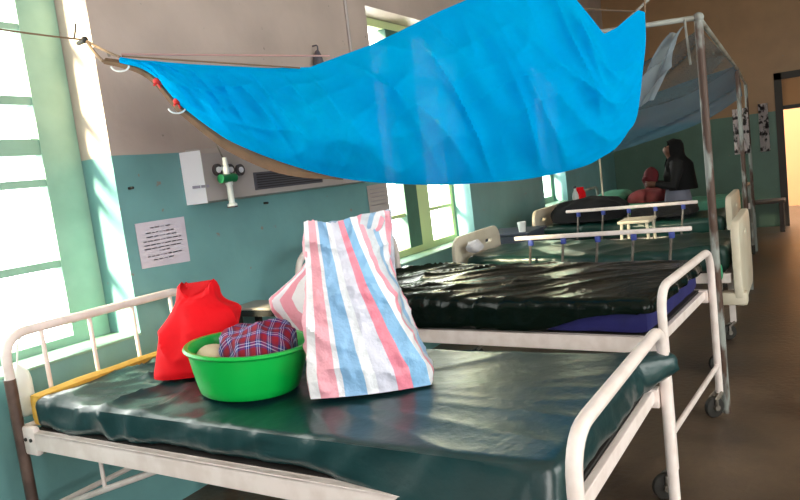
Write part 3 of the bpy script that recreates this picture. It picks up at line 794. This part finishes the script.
for i in range(NC+1):
    px = 120+(645-120)*i/NC; s = i/NC
    U = onpl(px, lerp(cu, px), A, nq); L = onpl(px, spl(cl, px), A, nq)
    wd = .20*math.sin(PI*min(1, s*.97+.02))**.8
    fr = []; bk = []
    for j in range(NRW+1):
        t = j/NRW; p = U.lerp(L, t)
        # folds sweep from the hanging points down to the belly
        g = (s*9-t*2.4)
        fold = .06*(ridge(g*.8, t*1.1, 1., 4)-.3)+.04*(ridge(g*1.9+t*2, t*.8, 5., 4)-.3)+.024*(ridge(s*9+t*3.5, t*3-s*4, 2., 3)-.4)+.012*N3(s*18-t*5, t*5, 3)
        fold += .012*math.sin(t*34-s*8)*smooth(.6, 1., t)*smooth(.9, .3, s)
        env = math.sin(PI*t)**.6 if 0 < t < 1 else 0
        bul = wd*(math.sin(PI*t**1.35))
        fr.append(p+nq*(bul*.75+fold*env*min(1, s*6)*min(1, (1-s)*8)))
        fold2 = .03*(ridge(g*1.2+9, t*1.2, 4., 4)-.35)
        bk.append(p-nq*(bul*.6+fold2*env*min(1, s*6)*min(1, (1-s)*8)))
    front.append(fr); back.append(bk)
bm = nb()
rings = [f+b[-2:0:-1] for f, b in zip(front, back)]
loft(bm, rings)
NET = thing('mosquito_net', (2.6, 1.5, 1.4), 'large bright blue mosquito net slung like a hammock over the beds', 'mosquito net')
obj('net_cloth', bm, M['net_blue'], NET)
# brown band along the lower edge of the gathered left half
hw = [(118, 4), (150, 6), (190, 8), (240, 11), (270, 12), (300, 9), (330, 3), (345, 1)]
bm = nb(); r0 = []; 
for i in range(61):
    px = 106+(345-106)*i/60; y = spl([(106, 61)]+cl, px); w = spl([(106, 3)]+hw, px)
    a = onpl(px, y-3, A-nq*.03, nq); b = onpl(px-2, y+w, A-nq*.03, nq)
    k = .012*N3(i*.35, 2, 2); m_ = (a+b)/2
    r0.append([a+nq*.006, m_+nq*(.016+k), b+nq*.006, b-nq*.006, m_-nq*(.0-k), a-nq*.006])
loft(bm, r0); obj('lower_band', bm, M['lower_band'], NET)
for px, py in ((157, 81), (177, 101)):
    c = onpl(px, py, A+nq*.03, nq); bm = nb(); ball(bm, c, .017, 2, (1, 1, .8))
    for dx, dz in ((-.02, -.02), (.03, -.012), (.012, -.03)): tube(bm, [c, c+V((dx, 0, dz))], [.008, .004], 6)
    k = obj('ribbon_tie', bm, M['tie_red'], NET); tag(k, 'red ribbon knot')
for px, py in ((120, 66), (177, 108)):
    c = onpl(px, py, A+nq*.02, nq); bm = nb(); tube(bm, [c+V((.028*math.cos(a), -.02*math.cos(a), .022*math.sin(a))) for a in [PI+PI*k/10 for k in range(11)]], .004, 6); obj('ring', bm, M['clear_plastic'], NET)
# the cords it hangs from
hk = V((2.075, 2.79, 2.255))
bm = nb(); tube(bm, [hk+V((0, .01, 0)), hk+V((-.005, -.04, 0))], .011, 8); ball(bm, hk+V((-.005, -.045, .004)), .016); tube(bm, [hk+V((-.02, .005, .02)), hk+V((-.035, -.03, .04)), hk+V((-.03, -.035, .075))], .004, 6)
obj('cord_hook', bm, M['black'], label='dark hook on the window reveal that holds the net cords', cat='hook')
U0 = front[0][0]
def sagline(a, b, sag, n=14): return [V(a).lerp(V(b), k/n)-V((0, 0, sag*4*(k/n)*(1-k/n))) for k in range(n+1)]
bm = nb(); tube(bm, sagline(hk+V((0, -.05, 0)), U0+V((0, 0, 0)), .005), .006, 6); c1 = obj('cord', bm, M['rope'], NET)
bm = nb(); tube(bm, sagline(hk+V((0, -.05, 0)), onpl(103, 61, A, nq), .01), .007, 6); obj('cord', bm, M['rope'], NET)
bm = nb(); tube(bm, sagline(U0+V((.01, 0, .012)), onpl(330, 56, A+nq*.02, nq), .0), .004, 6); obj('cord', bm, M['rope_red'], NET)
bm = nb(); tube(bm, sagline(U0+V((.01, 0, .004)), onpl(300, 68, A+nq*.02, nq), .0), .0035, 6); obj('cord', bm, M['rope'], NET)
bm = nb(); tube(bm, sagline(hk+V((-.025, -.045, .004)), V((.9, 2.7, 2.31)), .02), .004, 6); obj('cord', bm, M['rope'], label='thin cord running from the hook across the near window', cat='cord')
Ur = front[-1][0]
bm = nb(); tube(bm, sagline(Ur, V((3.56, .93, 2.2)), 0), .004, 6); tube(bm, sagline(Ur, V((3.3, .5, 4.295)), 0), .004, 6); obj('cord', bm, M['rope'], NET)
mid = front[int(NC*.76)][0]
bm = nb(); tube(bm, [mid, V((mid.x+.05, mid.y, 4.298))], .004, 6); obj('cord', bm, M['rope'], NET)

# ------------------------------------------------------------------ steel net frame at the foot of the beds
t = thing('net_frame', (3.96, .44, 0), 'tall rusty steel net frame of poles and rails at the foot of the beds', 'net frame')
pa = V((3.955, .44, 0)); pb = V((7.25, .515, 0)); pc = V((9.6, .60, 0)); zt = 2.10
bm = nb(); tube(bm, [pa, pa+V((-.02, 0, zt+.015))], .021, 12); tag(obj('pole', bm, M['rust'], t), 'pole with flaking paint beside the second bed')
bm = nb(); tube(bm, [pb, pb+V((0, 0, zt-.02))], .02, 10); obj('pole', bm, M['rust'], t)
bm = nb(); tube(bm, [pc, pc+V((0, 0, zt-.03))], .02, 10); obj('pole', bm, M['rust'], t)
ta = pa+V((-.02, 0, zt))
bm = nb(); tube(bm, [ta, pb+V((0, 0, zt-.02))], .014, 10); obj('top_rail', bm, M['tube_grey'], t)
bm = nb(); tube(bm, [pb+V((0, 0, zt-.02)), pc+V((0, 0, zt-.03))], .014, 10); obj('top_rail', bm, M['tube_grey'], t)
e1 = V((3.42, 1.75, 2.10))
bm = nb(); tube(bm, [ta, e1], .014, 10); obj('cross_rail', bm, M['tube_grey'], t)
bm = nb(); tube(bm, [ta+V((-.04, .06, .0)), ta+V((.06, .06, -.22))], .006, 8); obj('stay', bm, M['tube_grey'], t)
bm = nb(); ball(bm, ta, .028, 2); obj('joint', bm, M['rust'], t)
bm = nb(); tube(bm, [V((3.58, .72, 2.10)), V((3.86, .50, 2.34))], .007, 8); obj('stay', bm, M['tube_grey'], t)

# grey blue nets behind
def sheet_net(name, quad, m, label, folds, seed, sag=.0, nx=60, ny=30, group=None):
    """hanging cloth over four corners (tl, tr, br, bl); thin but folded in depth"""
    tl, tr, br, bl = [V(q) for q in quad]; nn = (tr-tl).cross(bl-tl).normalized(); bm = nb(); g = []
    for i in range(nx+1):
        s = i/nx; col = []
        for j in range(ny+1):
            q = j/ny; p = tl.lerp(tr, s).lerp(bl.lerp(br, s), q)
            p -= V((0, 0, sag*4*s*(1-s)*(.4+.6*q)))
            p += nn*(.10*N3(s*folds*.5, q*1.2, seed)+.10*(ridge(q*1.6+s*.9, s*.7, seed+3, 4)-.4))
            col.append(bm.verts.new(p))
        g.append(col)
    for i in range(nx):
        for j in range(ny): bm.faces.new((g[i][j], g[i+1][j], g[i+1][j+1], g[i][j+1]))
    bmesh.ops.solidify(bm, geom=bm.faces[:], thickness=.004)
    return obj(name, bm, m, label=label, cat='mosquito net', group=group)
def o_(px, py, X): return onx(px, py, X)
sheet_net('mosquito_net', (o_(604, 98, 7.2), o_(737, 66, 7.2), o_(742, 96, 7.4), o_(606, 151, 7.0)), M['net_grey'], 'sagging grey blue mosquito net hanging behind the rusty pole, over the far beds', 4, 2.2, .10)
sheet_net('mosquito_net', (o_(640, 62, 5.6), o_(700, 30, 5.6), o_(736, 66, 5.9), o_(630, 112, 5.6)), net_material('thin_grey_net', '6d7f86', '55666e', .6), 'thin see-through dark net strung up high beside the rusty pole', 3, 6.2, .05)
tl = onx(676, 36, 4.4)
sheet_net('mosquito_net', (onx(668, 34, 4.4), onx(684, 26, 4.4), onx(656, 102, 4.35), onx(624, 110, 4.35)), M['net_white'], 'narrow whitish net strip hanging right of the blue net', 6, 9.1, .0, 20, 40)

# ------------------------------------------------------------------ far end of the ward
# crumpled clear bag at the head of the third bed
rings = []
q0 = V((4.76, 2.20, .83))
bm = nb(); ball(bm, q0+V((0, 0, .05)), .075, 4, (1.1, .8, .6))
for v in bm.verts: v.co += (v.co-q0).normalized()*(.025*(ridge(v.co.x*14, v.co.y*14, v.co.z*14, 3)-.4))
obj('plastic_bag', bm, M['white_cloth'], label='crumpled whitish plastic bag at the head of the third bed, by the cream headboard', cat='bag')
# dark blankets
def heap(name, c, ax, ay, h, m, seed, amp, **kw):
    bm = nb(); c = V(c); n = 64; R = 24; vs = []
    for i in range(R+1):
        tt = i/R; row = []
        for k in range(n):
            a = 2*PI*k/n; rr = math.sin(tt*PI/2)
            sx = math.copysign(abs(math.cos(a))**.7, math.cos(a)); sy = math.copysign(abs(math.sin(a))**.7, math.sin(a))
            p = V((ax*rr*sx, ay*rr*sy, h*math.cos(tt*PI/2)**.6))
            f = amp*(ridge(p.x*4+seed, p.y*4, p.z*4+seed, 3)-.45)+amp*.5*N3(p.x*9, p.y*9, seed)
            d = V((p.x/ax, p.y/ay, .6)); row.append(bm.verts.new(c+p+d.normalized()*f*(1 if tt < .98 else .3)))
        vs.append(row)
    for i in range(R):
        for k in range(n): bm.faces.new((vs[i][k], vs[i+1][k], vs[i+1][(k+1) % n], vs[i][(k+1) % n]))
    bm.faces.new(vs[R]); bmesh.ops.remove_doubles(bm, verts=vs[0], dist=.05)
    return obj(name, bm, m, **kw)
heap('blanket', (6.95, 1.9, .825), .38, .36, .21, M['blanket'], 2., .04, label='dark blanket heaped on the head half of the fourth bed', cat='blanket')
heap('blanket', (7.0, 1.2, .815), .36, .30, .10, M['blanket'], 7., .03, label='dark flat blanket spread on the foot half of the fourth bed', cat='blanket')
# bed side locker, blue grey
t = thing('bedside_locker', (6.05, 2.42, 0), 'blue grey bedside locker standing between the third and fourth bed heads', 'locker')
bm = nb(); box(bm, (5.85, 2.18, .02), (6.32, 2.62, .82), .01); obj('body', bm, M['box_blue'], t, smooth=False)
bm = nb(); box(bm, (5.83, 2.16, .82), (6.34, 2.64, .845), .006); obj('top', bm, M['box_blue'], t, smooth=False)
bm = nb(); box(bm, (5.88, 2.165, .1), (6.29, 2.18, .76), .004); d_ = obj('door', bm, M['box_blue'], t, smooth=False)
bm = nb(); tube(bm, [(6.24, 2.16, .45), (6.24, 2.145, .45)], .015, 10); obj('knob', bm, M['steel'], d_)
bm = nb(); lathe(bm, [(0, 0), (.03, 0), (.04, .09), (.036, .09), (.028, .008), (0, .008)], (5.90, 2.24, .846), 20); obj('cup', bm, M['clear_plastic'], label='small white cup standing on the blue grey locker', cat='cup')
# fifth bed behind with green sheet, red blanket
def plain_bed(label, x0, x1, y0, y1):
    root = thing('ward_bed', ((x0+x1)/2, (y0+y1)/2, 0), label, 'bed')
    bm = nb(); tube(bm, fillet([(x0, y0, .1), (x0, y0, .88), (x1, y0, .88), (x1, y0, .1)], .1), .018, 10); obj('footboard', bm, M['tube_grey'], root)
    bm = nb(); tube(bm, fillet([(x0, y1, .1), (x0, y1, 1.), (x1, y1, 1.), (x1, y1, .1)], .1), .018, 10); obj('headboard', bm, M['tube_grey'], root)
    for xx in (x0+.015, x1-.015):
        bm = nb(); box(bm, (xx-.012, y0, .56), (xx+.012, y1, .63)); obj('side_rail', bm, M['white_tube'], root, smooth=False)
    bm = nb(); box(bm, (x0+.02, y0+.03, .60), (x1-.02, y1-.03, .63)); obj('deck', bm, M['deck'], root, smooth=False)
    for xx in (x0, x1):
        for yy in (y0, y1):
            bm = nb(); lathe(bm, [(0, 0), (.024, 0), (.022, .11), (0, .11)], (xx, yy, 0), 12); obj('foot', bm, M['rubber'], root)
plain_bed('farthest visible bed with green sheet and red blanket, beyond the standing woman', 8.5, 9.4, .62, 2.45)
obj('mattress', latbox((8.53, .66, .63), (9.37, 2.41, .79), .03, .035, disp3), M['pillow_green'], label='pale green covered mattress on the farthest bed', cat='mattress')
def pillow(name, c, ax, ay, az, m, seed, **kw):
    bm = nb(); ball(bm, c, 1, 4, (1, 1, 1)); c = V(c)
    for v in bm.verts:
        d = v.co-c; s = V([math.copysign(abs(x)**.7, x) for x in d])
        v.co = c+V((s.x*ax, s.y*ay, s.z*az*(1-.55*max(abs(d.x), abs(d.y))**4)))*(1+.05*N3(d.x*3+seed, d.y*3, d.z*3))
    return obj(name, bm, m, **kw)
pillow('pillow', (8.95, 2.12, .885), .34, .2, .075, M['pillow_green'], 1., label='pale green pillow at the head of the farthest bed', cat='pillow')
heap('blanket', (8.85, 1.62, .805), .28, .30, .16, M['red_dark'], 3., .04, label='dark red blanket heaped on the farthest bed, behind the woman', cat='blanket')
t = thing('bedside_locker', (8.15, 2.4, 0), 'grey green bedside locker carrying the red jug and white bottle', 'locker')
bm = nb(); box(bm, (7.95, 2.22, .02), (8.35, 2.6, .83), .01); obj('body', bm, M['frame_dark'], t, smooth=False)
bm = nb(); box(bm, (7.93, 2.2, .83), (8.37, 2.62, .85), .006); obj('top', bm, M['frame_dark'], t, smooth=False)
# red jug and bottle
q = V((8.22, 2.36, .852))
t = thing('jug', q, 'red plastic jug standing on the far bedside locker below the nets', 'jug')
bm = nb(); lathe(bm, [(0, 0), (.07, 0), (.08, .05), (.075, .16), (.055, .2), (.06, .225), (.05, .225), (.045, .2), (0, .2)], q, 24); obj('body', bm, M['red_cloth'], t)
bm = nb(); tube(bm, fillet([q+V((.07, 0, .17)), q+V((.13, 0, .16)), q+V((.12, 0, .06)), q+V((.076, 0, .05))], .03), .009, 8); obj('handle', bm, M['red_cloth'], t)
q = V((8.06, 2.36, .852)); bm = nb(); lathe(bm, [(0, 0), (.035, 0), (.037, .13), (.03, .17), (.014, .2), (.014, .23), (0, .23)], q, 20)
t = thing('bottle', q, 'white plastic bottle standing beside the red jug on the far locker', 'bottle'); obj('body', bm, M['clear_plastic'], t)
bm = nb(); lathe(bm, [(0, 0), (.017, 0), (.017, .025), (0, .025)], q+V((0, 0, .225)), 16); obj('cap', bm, M['box_blue'], t)
# drip stand
q = V((7.78, 1.97, 0))
t = thing('drip_stand', q, 'thin steel drip stand rising behind the dark blankets, under the nets', 'drip stand')
bm = nb(); tube(bm, [q+V((0, 0, .06)), q+V((0, 0, 1.75))], .011, 10); obj('pole', bm, M['tube_grey'], t)
bm = nb(); tube(bm, fillet([q+V((-.1, 0, 1.70)), q+V((-.1, 0, 1.76)), q+V((.1, 0, 1.76)), q+V((.1, 0, 1.70))], .03), .007, 8); obj('hooks', bm, M['tube_grey'], t)
for k in range(4):
    d = V((math.cos(k*PI/2+.4), math.sin(k*PI/2+.4), 0)); bm = nb(); tube(bm, [q+V((0, 0, .07)), q+d*.24+V((0, 0, .02))], .011, 8); ball(bm, q+d*.24+V((0, 0, .018)), .018); obj('leg', bm, M['tube_grey'], t)
# white plastic stool seat seen between rails
q = V((5.98, 1.25, 0))
t = thing('stool', q, 'small white stool with splayed legs standing between the guard rails', 'stool')
bm = nb(); box(bm, q+V((-.16, -.13, .86)), q+V((.16, .13, .885)), .008); obj('seat', bm, M['white_plastic'], t, smooth=False)
for sx in (-1, 1):
    for sy in (-1, 1): bm = nb(); tube(bm, [q+V((.13*sx, .10*sy, .862)), q+V((.17*sx, .15*sy, .0))], .012, 8); obj('leg', bm, M['white_plastic'], t)
# green rag tied at third bed foot
c = V((4.62, .52, .66)); bm = nb(); ball(bm, c, .05, 3, (.5, .9, 1.3))
for v in bm.verts: v.co += V((0, .03*(c.z+.06-v.co.z), 0))+(v.co-c).normalized()*.015*N3(v.co.x*20, v.co.y*20, v.co.z*20)
obj('rag', bm, M['green_rag'], label='small green rag tucked at the foot of the third bed', cat='rag')
# silvery sheet hanging on the end wall
bm = nb(); n = 30; g = []
a = V((XF-.05, .60, 1.90)); 
for i in range(n+1):
    r = []
    for j in range(n+1):
        r.append(bm.verts.new(V((XF-.05+.03*N3(i*.35, j*.3, 2), .60-.13*i/n, 1.88-.72*j/n))))
    g.append(r)
for i in range(n):
    for j in range(n): bm.faces.new((g[i][j], g[i+1][j], g[i+1][j+1], g[i][j+1]))
bmesh.ops.solidify(bm, geom=bm.faces[:], thickness=.004)
obj('foil_curtain', bm, M['foil'], label='crinkled silvery plastic strip hanging on the end wall left of the door', cat='plastic sheet')
bm = nb(); n = 24; g = []
for i in range(n+1):
    g.append([bm.verts.new(V((9.50+.04*N3(i*.3, j*.3, 5)+.03*i/n, .76-.17*i/n, 1.78-.55*j/n))) for j in range(n+1)])
for i in range(n):
    for j in range(n): bm.faces.new((g[i][j], g[i+1][j], g[i+1][j+1], g[i][j+1]))
bmesh.ops.solidify(bm, geom=bm.faces[:], thickness=.004)
obj('foil_curtain', bm, M['foil'], label='crinkled patterned plastic strip hanging at the farthest pole of the net frame', cat='plastic sheet')
# low dark bench by the end wall
t = thing('bench', (11.5, .5, 0), 'low dark wooden bench by the end wall, left of the door', 'bench')
bm = nb(); box(bm, (11.3, .30, .42), (11.7, 1.0, .46), .006); obj('seat', bm, M['sink'], t, smooth=False)
for xx in (11.34, 11.66):
    for yy in (.35, .95):
        bm = nb(); box(bm, (xx-.03, yy-.03, 0), (xx+.03, yy+.03, .42)); obj('leg', bm, M['sink'], t, smooth=False)

# ------------------------------------------------------------------ the woman standing beyond the fourth bed
def skin_mesh(name, verts, edges, rad, parent, m, sub=2):
    me = bpy.data.meshes.new(name); me.from_pydata([V(v)-root_loc(parent) for v in verts], edges, []); o = link(name, me, parent)
    md = o.modifiers.new('skin', 'SKIN'); 
    lay = me.skin_vertices[0].data if me.skin_vertices else None
    if lay is None:
        bm = nb(); bm.from_mesh(me); bm.verts.layers.skin.verify(); bm.to_mesh(me); bm.free(); lay = me.skin_vertices[0].data
    for i, r in enumerate(rad): lay[i].radius = r if isinstance(r, tuple) else (r, r)
    lay[0].use_root = True
    sb = o.modifiers.new('sub', 'SUBSURF'); sb.levels = sub; sb.render_levels = sub
    bpy.context.view_layer.update()
    nm = bpy.data.meshes.new_from_object(o.evaluated_get(bpy.context.evaluated_depsgraph_get()))
    o.modifiers.clear(); o.data = nm; nm.materials.clear(); nm.materials.append(m)
    nm.polygons.foreach_set('use_smooth', [True]*len(nm.polygons))
    return o
WO = V((8.12, 1.24, 0))
P_ = thing('person', WO, 'person in black veil, grey skirt and blue underskirt, holding a red bundle', 'person')
fw = V((-.25, .97, 0)).normalized(); sd = V((fw.y, -fw.x, 0))          # facing the window wall
def w(s, f, z): return WO+sd*s+fw*f+V((0, 0, z))
def w(s, f, z): return WO+sd*s*.85+fw*f*.9+V((0, 0, z*.97))
vs = [w(0, 0, .86), w(0, .0, 1.02), w(0, .01, 1.18), w(0, .0, 1.28), w(0, .015, 1.36), w(0, .03, 1.43), w(0, .03, 1.50)]
rd = [(.15, .11), (.125, .095), (.14, .10), (.10, .075), .048, (.10, .115), (.09, .10)]
ed = [(0, 1), (1, 2), (2, 3), (3, 4), (4, 5), (5, 6)]
for sg in (-1, 1):
    b = len(vs)
    vs += [w(.16*sg, 0, 1.27), w(.21*sg, .06, 1.04), w(.13*sg, .27, 1.08), w(.10*sg, .32, 1.085)]
    rd += [.036, .036, .03, (.035, .02)]; ed += [(3, b), (b, b+1), (b+1, b+2), (b+2, b+3)]
    for fi in range(4):
        c = len(vs); dz = .03-.02*fi
        vs += [w(.085*sg, .355, 1.085+dz), w(.05*sg, .365+.004*(fi % 2), 1.08+dz), w(.025*sg, .355, 1.075+dz)]
        rd += [.009, .008, .007]; ed += [(b+3, c), (c, c+1), (c+1, c+2)]
    c = len(vs); vs += [w(.08*sg, .30, 1.125), w(.05*sg, .315, 1.15)]; rd += [.01, .008]; ed += [(b+3, c), (c, c+1)]
    b = len(vs)
    vs += [w(.085*sg, .0, .80), w(.085*sg, .02, .46), w(.085*sg, -.01, .09), w(.09*sg, .13, .035)]
    rd += [.085, .058, .036, (.035, .022)]; ed += [(0, b), (b, b+1), (b+1, b+2), (b+2, b+3)]
body = skin_mesh('body', vs, ed, rd, P_, M['skin'], 2)
bm = nb()
hc = w(0, .012, 1.455)
tube(bm, [hc+fw*.075+V((0, 0, .015)), hc+fw*.105+V((0, 0, -.012)), hc+fw*.082+V((0, 0, -.018))], [.010, .014, .008], 8)      # nose
obj('nose', bm, M['skin'], body)
bm = nb()
for sg in (-1, 1): ball(bm, hc+fw*.078+sd*.03*sg+V((0, 0, .022)), .011, 2)
obj('eyes', bm, M['black'], body)
bm = nb(); tube(bm, [hc+fw*.078-sd*.025+V((0, 0, -.045)), hc+fw*.088+V((0, 0, -.045)), hc+fw*.078+sd*.025+V((0, 0, -.045))], .007, 8); tag(obj('lips', bm, M['red_dark'], body), 'dark lips')
def garment(name, prof, m, pleat=0, n=64, o=(0, 0), parent=P_, openf=None):
    """prof rows: z, half width, half depth, shift forward"""
    rings = []
    R = 26
    z0 = prof[0][0]; z1 = prof[-1][0]
    for i in range(R+1):
        z = z0+(z1-z0)*i/R; key = lambda j: [(p[0], p[j]) for p in (prof if z1 > z0 else prof[::-1])]
        a, b, f = lerp(key(1), z), lerp(key(2), z), lerp(key(3), z); P = []
        for k in range(n):
            an = 2*PI*k/n; pl = 1+pleat*math.sin(an*14)*smooth(0, .5, abs(z-z1)) + .03*N3(math.cos(an)*2, math.sin(an)*2, z*4)
            P.append(w(a*pl*math.cos(an), f+b*pl*math.sin(an), z))
        rings.append(P)
    return obj(name, loft(nb(), rings, False), m, parent)
o = garment('skirt', [(.56, .225, .19, .0), (.75, .21, .175, 0), (.95, .175, .145, 0), (1.04, .15, .125, 0)], M['skirt'], .06)
o = garment('underskirt', [(.10, .17, .15, .0), (.4, .165, .145, 0), (.62, .165, .14, 0)], M['underskirt'], .05)
garment('top', [(1.0, .17, .14, 0), (1.15, .175, .14, .01), (1.27, .17, .115, .0), (1.33, .09, .085, .01), (1.36, .06, .06, .02)], M['veil'])
for sg in (-1, 1):
    bm = nb(); tube(bm, [w(.12*sg, 0, 1.29), w(.19*sg, .015, 1.20), w(.215*sg, .06, 1.04), w(.18*sg, .16, 1.055), w(.14*sg, .25, 1.078)], [.075, .066, .054, .042, .034], 12); obj('sleeve', bm, M['veil'], P_)
# veil: hood round the head, open at the face, falling over the shoulders
rings = []
for i in range(25):
    z = 1.565-.58*i/24
    r = lerp([(.985, .20), (1.15, .195), (1.28, .185), (1.36, .12), (1.43, .122), (1.50, .12), (1.545, .09), (1.565, .01)], z)
    fsh = lerp([(.985, -.05), (1.28, -.025), (1.40, .002), (1.565, .008)], z); P = []
    for k in range(40):
        an = math.radians(52)+(2*PI-math.radians(104))*k/39 if 1.36 < z < 1.53 else math.radians(30)+(2*PI-math.radians(60))*k/39
        rr = r*(1+.04*N3(math.cos(an)*2, math.sin(an)*2, z*5))
        P.append(w(rr*math.sin(an), fsh+rr*.92*math.cos(an), z))
    rings.append(P)
bm = nb(); vv = [[bm.verts.new(p) for p in r] for r in rings]
for i in range(24):
    for k in range(39): bm.faces.new((vv[i][k], vv[i][k+1], vv[i+1][k+1], vv[i+1][k]))
bmesh.ops.solidify(bm, geom=bm.faces[:], thickness=.008)
obj('veil', bm, M['veil'], P_)
bm = nb(); ball(bm, w(0, .30, 1.15), .10, 4, (.95, .85, 1.15))
for v in bm.verts:
    c = w(0, .30, 1.15); v.co += (v.co-c).normalized()*.02*(ridge(v.co.x*9, v.co.y*9, v.co.z*9, 3)-.4)
obj('bundle', bm, M['red_dark'], label='dark red cloth bundle held in the arms of the standing woman', cat='bundle')

# ------------------------------------------------------------------ light: daylight only
wd = bpy.data.worlds.new('world'); SC.world = wd; wd.use_nodes = True
bgn = wd.node_tree.nodes['Background']; bgn.inputs['Color'].default_value = (1., .985, .95, 1); bgn.inputs['Strength'].default_value = 9
sun = bpy.data.lights.new('sun', 'SUN'); sun.energy = 38; sun.color = (1, .85, .55); sun.angle = .14
so = bpy.data.objects.new('sun', sun); COL.objects.link(so)
so.rotation_euler = V((.93, -.30, -.34)).to_track_quat('-Z', 'Y').to_euler()
def portal(name, c, rot, sx, sy):
    l = bpy.data.lights.new(name, 'AREA'); l.shape = 'RECTANGLE'; l.size = sx; l.size_y = sy; l.cycles.is_portal = True
    o = bpy.data.objects.new(name, l); COL.objects.link(o); o.location = c; o.rotation_euler = rot
for (a, b, z0, z1) in W_OPEN: portal('daylight_portal', ((a+b)/2, YO+.01, (z0+z1)/2), (-PI/2, 0, 0), b-a, z1-z0)
for (a, b, z0, z1) in R_FILL_OPEN: portal('daylight_portal', ((a+b)/2, YR-.21, (z0+z1)/2), (PI/2, 0, 0), b-a, z1-z0)
portal('daylight_portal', (XB-.21, -.5, 1.85), (PI/2, 0, -PI/2), 2.2, 1.9)

SC.view_settings.view_transform = 'Standard'; SC.view_settings.look = 'None'
SC.view_settings.exposure = 0.0; SC.view_settings.gamma = 1; SC.view_settings.use_curve_mapping = False
SC.cycles.use_denoising = True
SC.cycles.max_bounces = 10; SC.cycles.diffuse_bounces = 5; SC.cycles.transparent_max_bounces = 16
SC.cycles.sample_clamp_indirect = 8
